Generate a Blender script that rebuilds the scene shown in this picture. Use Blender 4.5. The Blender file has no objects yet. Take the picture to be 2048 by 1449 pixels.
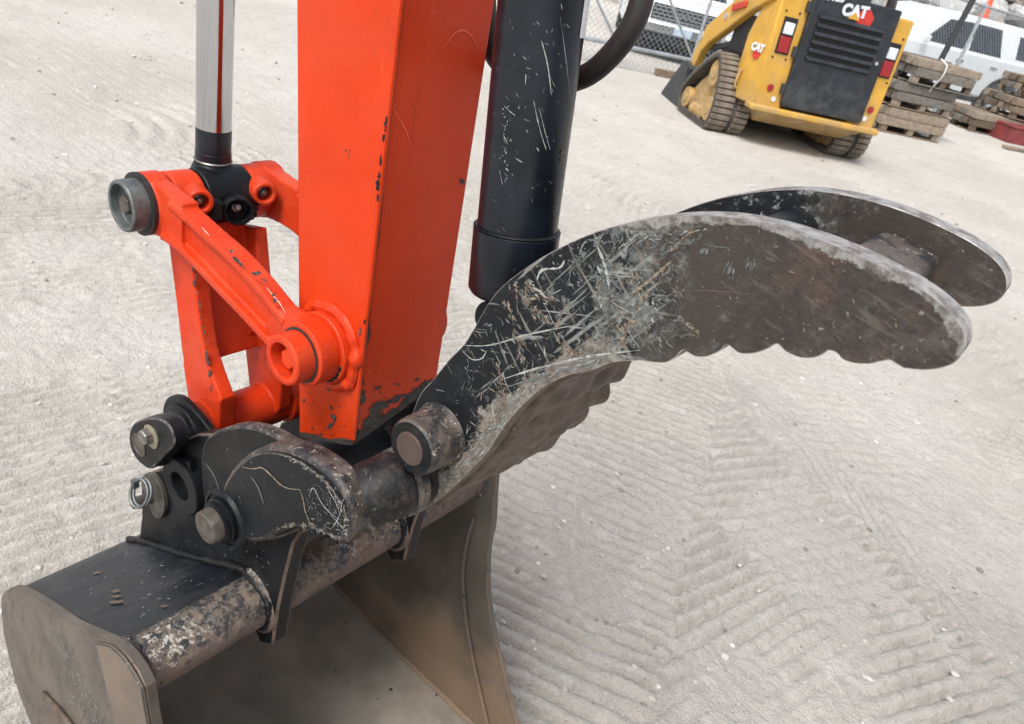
import bpy, bmesh, math, random
import numpy as np
from mathutils import Vector, Matrix, noise as mnoise
random.seed(7); rng = np.random.default_rng(7)
scene = bpy.context.scene
C = scene.collection

# ------------------------------------------------------------------ camera
F, CX, CY = 1500.0, 1024.0, 724.0            # focal length and centre in photo pixels
def nv(v): v = np.array(v, float); return v / np.linalg.norm(v)
_Y = nv((1282, 559, -F)); _Z = -nv((-650, -2535, -F)); _Y = nv(_Y - _Z * _Y.dot(_Z)); _X = np.cross(_Y, _Z)
R = np.array([_X, _Y, _Z])                    # camera -> world (X to the operator, Y across the arm, Z up)
CAM = np.array([0.51002, -0.55860, 1.5])
def ray(px, py): return R @ np.array([px - CX, -(py - CY), -F]) / F
def PY(px, py, y): r = ray(px, py); t = (y - CAM[1]) / r[1]; return CAM + t * r
def PX(px, py, x): r = ray(px, py); t = (x - CAM[0]) / r[0]; return CAM + t * r
def PZ(px, py, z=0.0): r = ray(px, py); t = (z - CAM[2]) / r[2]; return CAM + t * r
def XZ(l, y): return [(float(p[0]), float(p[2])) for p in (PY(u, v, y) for u, v in l)]
cd = bpy.data.cameras.new('camera'); cam = bpy.data.objects.new('camera', cd); C.objects.link(cam)
m = np.eye(4); m[:3, :3] = R; m[:3, 3] = CAM
cam.matrix_world = Matrix(m.tolist())
cd.sensor_width = 36; cd.lens = F / 2048 * 36; cd.clip_start = 0.02; cd.clip_end = 3000
cd.dof.use_dof = True; cd.dof.focus_distance = 0.82; cd.dof.aperture_fstop = 15
scene.camera = cam

# ------------------------------------------------------------------ sky, sun, exposure (thin bright overcast)
w = bpy.data.worlds.new('World'); scene.world = w; w.use_nodes = True
nt = w.node_tree; bg = nt.nodes['Background']
sky = nt.nodes.new('ShaderNodeTexSky'); sky.sky_type = 'NISHITA'; sky.sun_disc = False
SUN_EL, SUN_AZ = 56, 277                       # azimuth of the sun, degrees ccw from +X
sky.sun_elevation = math.radians(SUN_EL); sky.sun_rotation = math.radians(90 - SUN_AZ)
sky.air_density = 1.0; sky.dust_density = 3.0; sky.ozone_density = 1.0
hs = nt.nodes.new('ShaderNodeHueSaturation'); hs.inputs['Saturation'].default_value = 0.35
nt.links.new(sky.outputs[0], hs.inputs['Color']); nt.links.new(hs.outputs[0], bg.inputs['Color'])
bg.inputs['Strength'].default_value = 0.115
sd = bpy.data.lights.new('sun', 'SUN'); sun = bpy.data.objects.new('sun', sd); C.objects.link(sun)
sd.energy = 1.5; sd.angle = math.radians(20); sd.color = (1, 0.97, 0.93)
a_, e_ = math.radians(SUN_AZ), math.radians(SUN_EL)
sun.rotation_euler = Vector((math.cos(a_) * math.cos(e_), math.sin(a_) * math.cos(e_), math.sin(e_))).to_track_quat('Z', 'Y').to_euler()
vs = scene.view_settings; vs.view_transform = 'Standard'; vs.look = 'None'; vs.exposure = 1.0; vs.gamma = 1; vs.use_curve_mapping = False

# ------------------------------------------------------------------ materials
class NT:
    def __init__(s, name):
        s.m = bpy.data.materials.new(name); s.m.use_nodes = True; s.t = s.m.node_tree
        s.p = s.t.nodes['Principled BSDF']; s.co = s.t.nodes.new('ShaderNodeTexCoord').outputs['Object']
    def N(s, typ, **kw):
        n = s.t.nodes.new(typ)
        for k, v in kw.items(): setattr(n, k, v)
        return n
    def set(s, sock, v):
        if hasattr(v, 'links'): s.t.links.new(v, sock)
        else:
            if isinstance(v, tuple) and len(v) == 3 and sock.type == 'RGBA': v = (*v, 1)
            sock.default_value = v
    def math(s, op, a, b=0.0, c=0.0):
        n = s.N('ShaderNodeMath', operation=op)
        for i, v in enumerate((a, b, c)): s.set(n.inputs[i], v)
        return n.outputs[0]
    def dot(s, vec):
        n = s.N('ShaderNodeVectorMath', operation='DOT_PRODUCT'); s.set(n.inputs[0], s.co); n.inputs[1].default_value = vec
        return n.outputs['Value']
    def vec(s, st=(1, 1, 1), rot=(0, 0, 0), off=(0, 0, 0)):
        n = s.N('ShaderNodeMapping'); s.set(n.inputs['Vector'], s.co)
        if any(rot): n.vector_type = 'TEXTURE'; st = tuple(1 / q for q in st)      # turn first, then stretch
        n.inputs['Scale'].default_value = st; n.inputs['Rotation'].default_value = rot; n.inputs['Location'].default_value = off
        return n.outputs[0]
    def noise(s, sc, d=3, st=(1, 1, 1), rot=(0, 0, 0), off=(0, 0, 0), r=0.55, dist=0.0):
        n = s.N('ShaderNodeTexNoise'); s.set(n.inputs['Vector'], s.vec(st, rot, off))
        n.inputs['Scale'].default_value = sc; n.inputs['Detail'].default_value = d; n.inputs['Roughness'].default_value = r
        n.inputs['Distortion'].default_value = dist
        return n.outputs[0]
    def ramp(s, v, lo, hi, a=0.0, b=1.0):
        n = s.N('ShaderNodeMapRange', interpolation_type='SMOOTHSTEP'); s.set(n.inputs['Value'], v)
        n.inputs['From Min'].default_value = lo; n.inputs['From Max'].default_value = hi
        n.inputs['To Min'].default_value = a; n.inputs['To Max'].default_value = b
        return n.outputs[0]
    def mix(s, f, a, b, col=True):
        n = s.N('ShaderNodeMix', data_type='RGBA' if col else 'FLOAT')
        i = (0, 6, 7) if col else (0, 2, 3)
        for k, v in zip(i, (f, a, b)): s.set(n.inputs[k], v)
        return n.outputs[2 if col else 0]
MATS = {}
def mat(name, base, rough=.5, metal=0.0, var=0.12, vs=30, layers=(), bump=None, coat=0.0, spec=0.5, alpha=None, trans=0.0, emit=None):
    """base colour with soft variation, then layers (mask dict, colour, rough, metal)"""
    t = NT(name); col = tuple(base)
    if var:
        f = t.noise(vs, 4); col = t.mix(t.ramp(f, .3, .7), tuple(min(1, c * (1 - var)) for c in base), tuple(min(1, c * (1 + var)) for c in base))
    ro = t.mix(t.noise(vs * 1.7, 3, off=(3, 1, 2)), max(0, rough - .1), min(1, rough + .1), False); me = metal
    for mk, c, r, me_ in layers:
        v = t.noise(mk.get('n', 40), mk.get('d', 4), mk.get('st', (1, 1, 1)), mk.get('rot', (0, 0, 0)), mk.get('off', (0, 0, 0)), mk.get('r', .6), mk.get('dist', 0.0))
        for (ax, a, b, wgt) in mk.get('g', ()):
            v = t.math('MULTIPLY_ADD', t.ramp(t.dot(ax), a, b), wgt, v)
        v = t.ramp(v, mk['lo'], mk['hi'], 0.0, mk.get('k', 1.0))
        if 'gate' in mk:
            gn, gl, gh = mk['gate']; v = t.math('MULTIPLY', v, t.ramp(t.noise(gn, 2, off=(5, 7, 1)), gl, gh))
        col = t.mix(v, col, c)
        if r is not None: ro = t.mix(v, ro, r, False)
        if me_ is not None: me = t.mix(v, me, me_, False)
    p = t.p; t.set(p.inputs['Base Color'], col); t.set(p.inputs['Roughness'], ro); t.set(p.inputs['Metallic'], me)
    p.inputs['Specular IOR Level'].default_value = spec; p.inputs['Coat Weight'].default_value = coat; p.inputs['Coat Roughness'].default_value = .25
    if trans: p.inputs['Transmission Weight'].default_value = trans
    if emit: t.set(p.inputs['Emission Color'], emit[0]); p.inputs['Emission Strength'].default_value = emit[1]
    if bump:
        h = t.noise(bump[0], 4, r=.65)
        if len(bump) > 2: h = t.math('ADD', h, t.math('MULTIPLY', t.noise(bump[2], 3), bump[3]))
        b = t.N('ShaderNodeBump'); b.inputs['Strength'].default_value = 1; b.inputs['Distance'].default_value = bump[1]
        t.set(b.inputs['Height'], h); t.set(p.inputs['Normal'], b.outputs[0])
    MATS[name] = t.m
    return t.m

# ------------------------------------------------------------------ mesh building
def smooth_curve(pts, k=6, closed=False):
    """Catmull-Rom through 2D/3D points"""
    P = [np.array(p, float) for p in pts]; n = len(P); out = []
    for i in range(n if closed else n - 1):
        if closed: a, b, c, d = P[i - 1], P[i], P[(i + 1) % n], P[(i + 2) % n]
        else: a, b, c, d = P[max(i - 1, 0)], P[i], P[i + 1], P[min(i + 2, n - 1)]
        for j in range(k):
            t = j / k
            out.append(tuple(.5 * ((2 * b) + (-a + c) * t + (2 * a - 5 * b + 4 * c - d) * t * t + (-a + 3 * b - 3 * c + d) * t ** 3)))
    if not closed: out.append(tuple(P[-1]))
    return out
def frame(d):
    d = Vector(d).normalized(); u = d.orthogonal().normalized(); return u, d.cross(u).normalized(), d
class MB:
    def __init__(s): s.v = []; s.f = []; s.m = []
    def add(s, vs, fs, mi=0):
        o = len(s.v); s.v += [tuple(map(float, q)) for q in vs]; s.f += [tuple(o + i for i in f) for f in fs]; s.m += [mi] * len(fs); return s
    def box(s, a, b, mi=0, rz=0.0, tilt=None):
        a, b = np.minimum(a, b), np.maximum(a, b); c = (np.array(a) + b) / 2
        vs = [Vector((x, y, z)) for x in (a[0], b[0]) for y in (a[1], b[1]) for z in (a[2], b[2])]
        if rz or tilt:
            Mx = Matrix.Rotation(rz, 3, 'Z')
            if tilt: Mx = Mx @ Matrix.Rotation(tilt[1], 3, tilt[0])
            vs = [Mx @ (q - Vector(c)) + Vector(c) for q in vs]
        return s.add(vs, [(0, 1, 3, 2), (4, 6, 7, 5), (0, 4, 5, 1), (2, 3, 7, 6), (0, 2, 6, 4), (1, 5, 7, 3)], mi)
    def lathe(s, o, d, prof, n=32, mi=0, closed=True):
        """profile (r, t) along direction d from o; ends capped"""
        u, w_, d = frame(d); o = Vector(o); vs = []
        for r, t in prof:
            for i in range(n):
                a = 2 * math.pi * i / n; vs.append(o + d * t + (u * math.cos(a) + w_ * math.sin(a)) * r)
        fs = [(j * n + i, j * n + (i + 1) % n, (j + 1) * n + (i + 1) % n, (j + 1) * n + i) for j in range(len(prof) - 1) for i in range(n)]
        if closed: fs += [tuple(reversed(range(n))), tuple((len(prof) - 1) * n + i for i in range(n))]
        return s.add(vs, fs, mi)
    def cyl(s, p0, p1, r, r1=None, n=32, mi=0):
        p0 = Vector(p0); p1 = Vector(p1); L = (p1 - p0).length
        return s.lathe(p0, p1 - p0, [(r, 0), (r if r1 is None else r1, L)], n, mi)
    def ycyl(s, xz, y0, y1, r, n=36, mi=0): return s.cyl((xz[0], y0, xz[1]), (xz[0], y1, xz[1]), r, n=n, mi=mi)
    def ring(s, o, d, ri, ro, L, n=36, mi=0, depth=None):
        """open cup / tube: outer wall, rim, inner wall down to depth"""
        dp = L if depth is None else depth
        pr = [(ro, 0), (ro, L * .93), (ro - (ro - ri) * .3, L), (ri + (ro - ri) * .15, L), (ri, L * .95), (ri, L - dp)]
        s.lathe(o, d, pr, n, mi, closed=False)
        k = len(s.v) - n; s.f.append(tuple(k + i for i in range(n))); s.m.append(mi)
        k0 = len(s.v) - n * len(pr); s.f.append(tuple(reversed([k0 + i for i in range(n)]))); s.m.append(mi)
        return s
    def hexa(s, o, d, r, L, mi=0): return s.lathe(o, d, [(r, 0), (r, L * .85), (r * .88, L)], 6, mi)
    def prism(s, out, y0, y1, mi=0, side_mi=None):
        """outline in XZ extruded in Y"""
        n = len(out); a = sum(out[i][0] * out[(i + 1) % n][1] - out[(i + 1) % n][0] * out[i][1] for i in range(n))
        if a < 0: out = out[::-1]
        y0, y1 = min(y0, y1), max(y0, y1)
        o = len(s.v)
        s.add([(x, y0, z) for x, z in out] + [(x, y1, z) for x, z in out], [tuple(range(n)), tuple(range(2 * n - 1, n - 1, -1))], mi)
        s.f += [(o + i, o + n + i, o + n + (i + 1) % n, o + (i + 1) % n) for i in range(n)]; s.m += [mi if side_mi is None else side_mi] * n
        return s
    def holed(s, out, hole, y0, y1, mi=0):
        """prism with one hole (triangle-filled caps)"""
        for k, y in ((0, y0), (1, y1)):
            bm = bmesh.new(); loops = []
            for L in (out, hole):
                vv = [bm.verts.new((x, y, z)) for x, z in L]; loops.append(vv)
                for i in range(len(vv)): bm.edges.new((vv[i], vv[(i + 1) % len(vv)]))
            bmesh.ops.triangle_fill(bm, use_beauty=True, edges=bm.edges[:])
            bm.verts.index_update()
            s.add([q.co for q in bm.verts], [tuple(q.index for q in (f.verts if k else reversed(f.verts))) for f in bm.faces], mi); bm.free()
        for L, rev in ((out, 0), (hole, 1)):
            n = len(L); s.add([(x, y0, z) for x, z in L] + [(x, y1, z) for x, z in L], [(i, (i + 1) % n, n + (i + 1) % n, n + i) for i in range(n)], mi)
        return s
    def tube(s, path, r, n=10, mi=0, closed=False, rr=None):
        P = [Vector(p) for p in path]; N = len(P); vs = []; fs = []; u = None
        for i, p in enumerate(P):
            t = (P[(i + 1) % N] - P[i - 1]) if closed else (P[min(i + 1, N - 1)] - P[max(i - 1, 0)])
            t.normalize()
            if u is None: u = t.orthogonal().normalized()
            u = (u - t * u.dot(t)).normalized(); w_ = t.cross(u); q = rr[i] if rr is not None else r
            for k in range(n): a = 2 * math.pi * k / n; vs.append(p + (u * math.cos(a) + w_ * math.sin(a)) * q)
        M_ = N if closed else N - 1
        for i in range(M_):
            for k in range(n): fs.append((i * n + k, i * n + (k + 1) % n, ((i + 1) % N) * n + (k + 1) % n, ((i + 1) % N) * n + k))
        if not closed: fs += [tuple(reversed(range(n))), tuple((N - 1) * n + k for k in range(n))]
        return s.add(vs, fs, mi)
    def build(s, name, mats, parent=None, bevel=0, seg=2, bmat=None, smooth=35, remesh=0, sm=6, weld=True):
        me = bpy.data.meshes.new(name); me.from_pydata(s.v, [], s.f); 
        if not isinstance(mats, (list, tuple)): mats = [mats]
        for q in mats: me.materials.append(q)
        me.polygons.foreach_set('material_index', s.m)
        bm = bmesh.new(); bm.from_mesh(me)
        if weld: bmesh.ops.remove_doubles(bm, verts=bm.verts[:], dist=1e-5)
        bmesh.ops.recalc_face_normals(bm, faces=bm.faces[:]); bm.to_mesh(me); bm.free()
        me.polygons.foreach_set('use_smooth', [True] * len(me.polygons))
        me.set_sharp_from_angle(angle=math.radians(smooth))
        o = bpy.data.objects.new(name, me); C.objects.link(o)
        if bevel:
            b = o.modifiers.new('bevel', 'BEVEL'); b.width = bevel; b.segments = seg; b.limit_method = 'ANGLE'; b.angle_limit = math.radians(32)
            if bmat is not None: b.material = bmat
            b.harden_normals = False
        if remesh:
            q = o.modifiers.new('cast', 'REMESH'); q.mode = 'VOXEL'; q.voxel_size = remesh; q.use_smooth_shade = True
            if sm: k = o.modifiers.new('soft', 'SMOOTH'); k.factor = .5; k.iterations = sm
        if parent is not None: set_parent(o, parent)
        return o
def set_parent(o, p):
    o.parent = p
    q = p; L = Vector((0, 0, 0))
    if p.get('_world'):                          # parts modelled in world coordinates under an Empty at the thing's base
        o.matrix_parent_inverse = Matrix.Translation(-Vector(p['_world']))
def thing(name, label, cat, loc=(0, 0, 0), rz=0.0, group=None, world=False):
    o = bpy.data.objects.new(name, None); C.objects.link(o); o.location = loc; o.rotation_euler = (0, 0, rz); o.empty_display_size = .1
    o['label'] = label; o['category'] = cat
    if group: o['group'] = group
    if world: o['_world'] = tuple(loc)
    return o
def tag(o, label, cat, group=None):
    o['label'] = label; o['category'] = cat
    if group: o['group'] = group
    return o
def struct(o): o['kind'] = 'structure'; return o
def stuff(o): o['kind'] = 'stuff'; return o
def copy_tree(o, parent=None):
    c = o.copy(); C.objects.link(c); c.parent = parent
    for ch in list(o.children): copy_tree(ch, c)
    return c
# marks laid on a surface (scratches and paint chips): surf(px,py) -> (point, normal)
def s_plane(p0, n_):
    p0 = np.array(p0, float); n_ = nv(n_)
    def f(u, v): r = ray(u, v); t = (p0 - CAM).dot(n_) / r.dot(n_); return CAM + t * r, n_
    return f
def s_cyl(p0, d, rad):
    p0 = np.array(p0, float); d = nv(d)
    def f(u, v):
        r = ray(u, v); o = CAM - p0; a = r - d * r.dot(d); b = o - d * o.dot(d)
        A, B, Cc = a.dot(a), 2 * a.dot(b), b.dot(b) - rad * rad; D = B * B - 4 * A * Cc
        t = (-B - math.sqrt(max(D, 0))) / (2 * A); p = CAM + t * r; q = p - p0; return p, nv(q - d * q.dot(d))
    return f
def stroke(mb, surf, pts, w0, mi=0, lift=.0004, jit=.25):
    P = [surf(*q) for q in pts]; n = len(P); vs = []; fs = []; lift += random.uniform(0, .0005)     # no two marks on one plane
    for i, (p, nn) in enumerate(P):
        t = P[min(i + 1, n - 1)][0] - P[max(i - 1, 0)][0]; sd_ = np.cross(nn, t); L = np.linalg.norm(sd_); sd_ = sd_ / L if L else nn
        e = i / (n - 1); wd = w0 * (math.sin(math.pi * min(max(e, .04), .96)) ** .6) * (1 + random.uniform(-jit, jit)) / 2
        vs += [p + nn * lift - sd_ * wd, p + nn * lift + sd_ * wd]
    fs = [(2 * i, 2 * i + 2, 2 * i + 3, 2 * i + 1) for i in range(n - 1)]
    mb.add(vs, fs, mi)
def wander(u, v, L, ang, n=5, bend=.25):
    pts = [(u, v)]
    for i in range(n): 
        ang += random.uniform(-bend, bend); u += L / n * math.cos(ang); v += L / n * math.sin(ang); pts.append((u, v))
    return pts
def chip(mb, surf, u, v, a, b, ang, mi=0, lift=.0005, n=18, jag=.45):
    vs = []; ca, sa = math.cos(ang), math.sin(ang); lift += random.uniform(0, .0004)
    for i in range(n):
        t = 2 * math.pi * i / n; k = 1 + random.uniform(-jag, jag); x, y = a * k * math.cos(t), b * k * math.sin(t)
        p, nn = surf(u + x * ca - y * sa, v + x * sa + y * ca); vs.append(p + nn * lift)
    p, nn = surf(u, v); vs.append(p + nn * lift)
    mb.add(vs, [(i, (i + 1) % n, n) for i in range(n)], mi)

def fade_mat(name, c1, c2, sc=90, rough=.6, metal=.1):
    """worn film: opaque where noise plus the 'fade' attribute is high, see-through elsewhere (scraped-off paint)"""
    t = NT(name); at = t.N('ShaderNodeAttribute', attribute_name='fade'); f = at.outputs['Fac']
    n1 = t.noise(sc, 6, r=.72); n2 = t.noise(sc * 3.3, 3, r=.6, off=(2, 4, 1))
    v = t.math('ADD', t.math('MULTIPLY', f, .75), t.math('MULTIPLY', n1, .9)); v = t.math('ADD', v, t.math('MULTIPLY', n2, .25))
    mk = t.ramp(v, .86, .98); col = t.mix(t.ramp(t.noise(sc * 1.4, 5, off=(7, 3, 2), r=.7), .38, .62), c1, c2)
    t.set(t.p.inputs['Base Color'], col); t.p.inputs['Roughness'].default_value = rough; t.p.inputs['Metallic'].default_value = metal; t.set(t.p.inputs['Alpha'], mk)
    return t.m
def band(name, pts, normals, inward, width, mt, parent, lift=.0003, jit=.3, k=3, col=None):
    """strip along an edge: pts on the edge, inward vectors, fading away from the edge"""
    me = bpy.data.meshes.new(name); vs = []; fd = []; n = len(pts)
    for i in range(n):
        w_ = width * (1 + jit * math.sin(i * .37) + jit * random.uniform(-.5, .5))
        for j in range(k + 1):
            e = j / k; vs.append(tuple(np.array(pts[i]) + np.array(inward[i]) * w_ * e + np.array(normals[i]) * lift)); fd.append(1 - e)
    fs = [(i * (k + 1) + j, (i + 1) * (k + 1) + j, (i + 1) * (k + 1) + j + 1, i * (k + 1) + j + 1) for i in range(n - 1) for j in range(k)]
    me.from_pydata(vs, [], fs); a = me.attributes.new('fade', 'FLOAT', 'POINT'); a.data.foreach_set('value', fd); me.materials.append(mt)
    o = bpy.data.objects.new(name, me); C.objects.link(o); set_parent(o, parent); return o
def inward_of(line, y, side):
    """unit inward vectors in the XZ plane for an open polyline (side = +1/-1)"""
    n = len(line); out = []
    for i in range(n):
        t = np.array(line[min(i + 1, n - 1)]) - np.array(line[max(i - 1, 0)]); t = t / np.linalg.norm(t); out.append((-t[1] * side, 0, t[0] * side))
    return out
# ------------------------------------------------------------------ ground
def ground_mat():
    t = NT('packed_dirt'); p = t.p
    big = t.noise(.5, 4, r=.6); mid = t.noise(4, 6, r=.7); fine = t.noise(45, 5, r=.75); grit = t.noise(170, 4, r=.75)
    col = t.mix(t.ramp(big, .35, .65), (.505, .47, .424), (.60, .57, .522))
    col = t.mix(t.ramp(mid, .45, .72, 0, .45), col, (.40, .37, .33))
    col = t.mix(t.ramp(t.noise(1.5, 6, r=.7, off=(5, 2, 0)), .52, .70, 0, .45), col, (.40, .375, .34))
    col = t.mix(t.ramp(t.noise(9, 5, r=.7, off=(3, 9, 0)), .52, .66, 0, .5), col, (.66, .63, .585))
    col = t.mix(t.ramp(fine, .52, .70, 0, .5), col, (.33, .303, .268))
    col = t.mix(t.ramp(grit, .58, .67, 0, .65), col, (.20, .182, .16))
    col = t.mix(t.ramp(t.noise(140, 4, r=.75, off=(4, 4, 4)), .58, .68, 0, .7), col, (.72, .69, .65))
    t.set(p.inputs['Base Color'], col); p.inputs['Roughness'].default_value = .95; p.inputs['Specular IOR Level'].default_value = .15
    h = t.math('ADD', t.math('MULTIPLY', t.noise(34, 5, r=.75), 1.0), t.math('MULTIPLY', t.noise(130, 4, r=.75), .5))
    b = t.N('ShaderNodeBump'); b.inputs['Strength'].default_value = 1; b.inputs['Distance'].default_value = .017
    t.set(b.inputs['Height'], h); t.set(p.inputs['Normal'], b.outputs[0])
    return t.m
def graded(lo, hi, st, far_lo, far_hi, g=1.045):
    c = list(np.arange(lo, hi, st)); s_ = st; x = c[-1]
    while x < far_hi: s_ *= g; x += s_; c.append(x)
    s_ = st; x = lo; pre = []
    while x > far_lo: s_ *= g; x -= s_; pre.append(x)
    return np.array(pre[::-1] + c)
def fbm(X, Y, sc, seed, octs=4):
    """value noise on arrays"""
    out = 0; amp = 1; tot = 0
    for o in range(octs):
        g = np.random.default_rng(seed + o).random((256, 256)); x = X * sc; y = Y * sc
        xi = np.floor(x).astype(int); yi = np.floor(y).astype(int); fx = x - xi; fy = y - yi; fx = fx * fx * (3 - 2 * fx); fy = fy * fy * (3 - 2 * fy)
        q = lambda i, j: g[(xi + i) % 256, (yi + j) % 256]
        out = out + amp * ((q(0, 0) * (1 - fx) + q(1, 0) * fx) * (1 - fy) + (q(0, 1) * (1 - fx) + q(1, 1) * fx) * fy); tot += amp; amp *= .5; sc *= 2.03
    return out / tot
def lanes(X, Y):
    """track prints: lane centre point, driving direction, half width, bar spacing, bar depth"""
    H = np.zeros_like(X)
    wob = (fbm(X, Y, 3.0, 11) - .5)
    # long tyre lines first, track prints pressed over them
    a = math.radians(-46); v = -(X - .3) * math.sin(a) + (Y - 1.95) * math.cos(a)
    m_ = np.clip((.33 - np.abs(v + .05 * wob)) / .06, 0, 1); H = m_ * .005 * np.tanh(2.5 * np.sin((v + wob * .012) / .042 * 2 * math.pi)) * np.clip((fbm(X, Y, 1.7, 77) - .38) * 5, 0, 1)
    E_ = PZ(1410, 985); c20, s20 = math.cos(math.radians(20)), math.sin(math.radians(20))
    L = [((.38, 1.72), 152, .25, .055, .0085, .42), ((.78, 1.40), 150, .26, .055, .008, .45), ((-1.6, .30), 168, .55, .047, .0085, .26), ((-1.25, 1.45), 165, .40, .05, .0075, .34), ((-2.7, 1.5), 160, .4, .055, .007, .42),
         ((.85, 3.2), 112, .3, .055, .008, .42), ((-.9, 3.6), 140, .35, .06, .006, .42), ((E_[0] - .36 * c20, E_[1] - .36 * s20), 110, .36, .050, .0095, .30), ((-1.1, -.05), 172, .34, .047, .008, .36)]
    for (cx, cy), deg, hw, sp, dp, wr_ in L:
        a = math.radians(deg); u = (X - cx) * math.cos(a) + (Y - cy) * math.sin(a); v = -(X - cx) * math.sin(a) + (Y - cy) * math.cos(a)
        m_ = np.clip((hw - np.abs(v) + wob * .08) / .035, 0, 1) * np.clip((2.0 - np.abs(u)) / .5, 0, 1)
        worn = np.clip((fbm(X, Y, 2.2, 31 + int(deg)) - wr_) * 6, 0, 1)
        ph = (u + wob * .016) / sp * 2 * math.pi; s1 = np.sin(ph)
        bar = np.where(s1 > -.35, np.tanh(2.5 * (s1 + .35)) * .5, -1.35 * np.sqrt(np.clip(-(s1 + .35) / .65, 0, 1))) * (.65 + .7 * fbm(X, Y, 17, 51, 3))
        H = H * (1 - m_ * .85) + m_ * worn * bar * dp * 1.75
    return H
gx = graded(-2.8, 1.25, .0090, -900, 900); gy = graded(-.35, 2.9, .0090, -300, 1600)
GX, GY = np.meshgrid(gx, gy, indexing='ij')
near = np.clip((14 - np.hypot(GX, GY - 1)) / 8, 0, 1)
GH = lanes(GX, GY) * near + (fbm(GX, GY, 1.1, 3) - .5) * .05 * near + (fbm(GX, GY, 9, 5) - .5) * .014 * near + (fbm(GX, GY, 38, 8, 3) - .5) * .012 * near
nx, ny = GX.shape
idx = np.arange(nx * ny).reshape(nx, ny)
fc = np.stack([idx[:-1, :-1], idx[1:, :-1], idx[1:, 1:], idx[:-1, 1:]], -1).reshape(-1, 4)
me = bpy.data.meshes.new('ground'); me.vertices.add(nx * ny); me.vertices.foreach_set('co', np.stack([GX, GY, GH], -1).astype(np.float32).ravel())
me.loops.add(fc.size); me.loops.foreach_set('vertex_index', fc.astype(np.int32).ravel()); me.polygons.add(len(fc))
me.polygons.foreach_set('loop_start', np.arange(0, fc.size, 4, dtype=np.int32)); me.polygons.foreach_set('use_smooth', np.ones(len(fc), bool)); me.update(); me.validate()
ground = bpy.data.objects.new('ground', me); C.objects.link(ground); me.materials.append(ground_mat()); struct(ground)
def gz(x, y):
    i = min(max(int(np.searchsorted(gx, x)), 0), nx - 1); j = min(max(int(np.searchsorted(gy, y)), 0), ny - 1); return float(GH[i, j])
# loose pebbles
peb = MB(); ico = bmesh.new(); bmesh.ops.create_icosphere(ico, subdivisions=1, radius=1); iv = [q.co.copy() for q in ico.verts]; ico.verts.index_update(); ifc = [tuple(q.index for q in f.verts) for f in ico.faces]; ico.free()
for i in range(9000):
    d = .5 + 9 * random.random() ** 1.6; a = random.uniform(math.radians(60), math.radians(195)); x, y = .4 + d * math.cos(a), -.45 + d * math.sin(a)
    r = .0013 + .0062 * random.random() ** 4.6 * (1 + d * .25); sc = (r * random.uniform(.8, 1.5), r * random.uniform(.7, 1.2), r * random.uniform(.45, .8)); ca = random.uniform(0, 6.3)
    z = gz(x, y)
    peb.add([(x + (q.x * math.cos(ca) - q.y * math.sin(ca)) * sc[0] * random.uniform(.8, 1.15), y + (q.x * math.sin(ca) + q.y * math.cos(ca)) * sc[1], z + sc[2] * .35 + q.z * sc[2]) for q in iv], ifc, (0, 0, 1, 0, 1, 2)[i % 6])
stone = [mat('pebble_grey', (.43, .40, .36), .9, vs=60), mat('pebble_pale', (.54, .515, .475), .9, vs=60), mat('pebble_dark', (.24, .22, .20), .9, vs=60)]
o = peb.build('loose_pebbles', stone, weld=False); stuff(o); tag(o, 'small loose stones scattered over the packed dirt', 'pebbles')

# ------------------------------------------------------------------ excavator materials
RUST = (.105, .075, .056); DUST = (.36, .33, .28)
orange = mat('orange_paint', (.54, .036, .0035), .40, var=.06, vs=9, spec=.25, bump=(300, .0003),
             layers=[(dict(n=3.5, d=6, r=.7, lo=.46, hi=.72, k=.16), (.60, .15, .07), .6, None), (dict(n=40, d=4, st=(1, 1, .04), lo=.57, hi=.68, k=.28), (.36, .026, .006), .55, None), (dict(n=9, d=5, off=(7, 1, 2), g=[((0, 0, -1), -1.02, -.90, .22)], lo=.62, hi=.86, k=.55), (.16, .03, .012), .7, None), (dict(n=14, lo=.52, hi=.75, k=.35), (.50, .028, .006), .5, None),
                     (dict(n=230, lo=.735, hi=.75, gate=(25, .5, .65)), (.05, .035, .03), .7, None),
                     (dict(n=90, st=(1, 1, .12), lo=.66, hi=.72, k=.25), (.75, .13, .06), .5, None)])
cast_orange = mat('cast_orange_paint', (.54, .034, .004), .42, var=.07, vs=14, spec=.25, bump=(160, .0008, 700, .3),
             layers=[(dict(n=6, d=6, r=.7, lo=.48, hi=.72, k=.2), (.60, .17, .09), .6, None), (dict(n=30, d=6, r=.72, off=(4, 4, 2), lo=.56, hi=.70, k=.45), (.22, .022, .008), .65, None), (dict(n=20, lo=.5, hi=.72, k=.4), (.47, .026, .007), .55, None),
                     (dict(n=170, lo=.70, hi=.72, gate=(22, .48, .62)), (.05, .038, .034), .7, None),
                     (dict(n=120, lo=.68, hi=.74, k=.3), (.74, .12, .06), .55, None)])
grime = mat('grime_bare_metal', (.035, .032, .03), .7, var=.4, vs=300, layers=[(dict(n=300, lo=.55, hi=.62), (.12, .10, .085), .7, None)], bump=(600, .0003))
pale_chip = mat('pale_paint_edge', (.78, .5, .42), .6, var=.2, vs=300)
navy_black = mat('black_cylinder_paint', (.007, .0095, .014), .3, var=.3, vs=25, spec=.35,
             layers=[(dict(n=30, lo=.5, hi=.8, k=.25), (.03, .034, .04), .5, None), (dict(n=300, lo=.70, hi=.74, gate=(12, .5, .62)), (.35, .37, .38), .6, None),
                     (dict(n=60, st=(1.6, 1.6, .05), lo=.70, hi=.73, gate=(9, .5, .6), k=.6), (.25, .27, .28), .6, None)])
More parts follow.
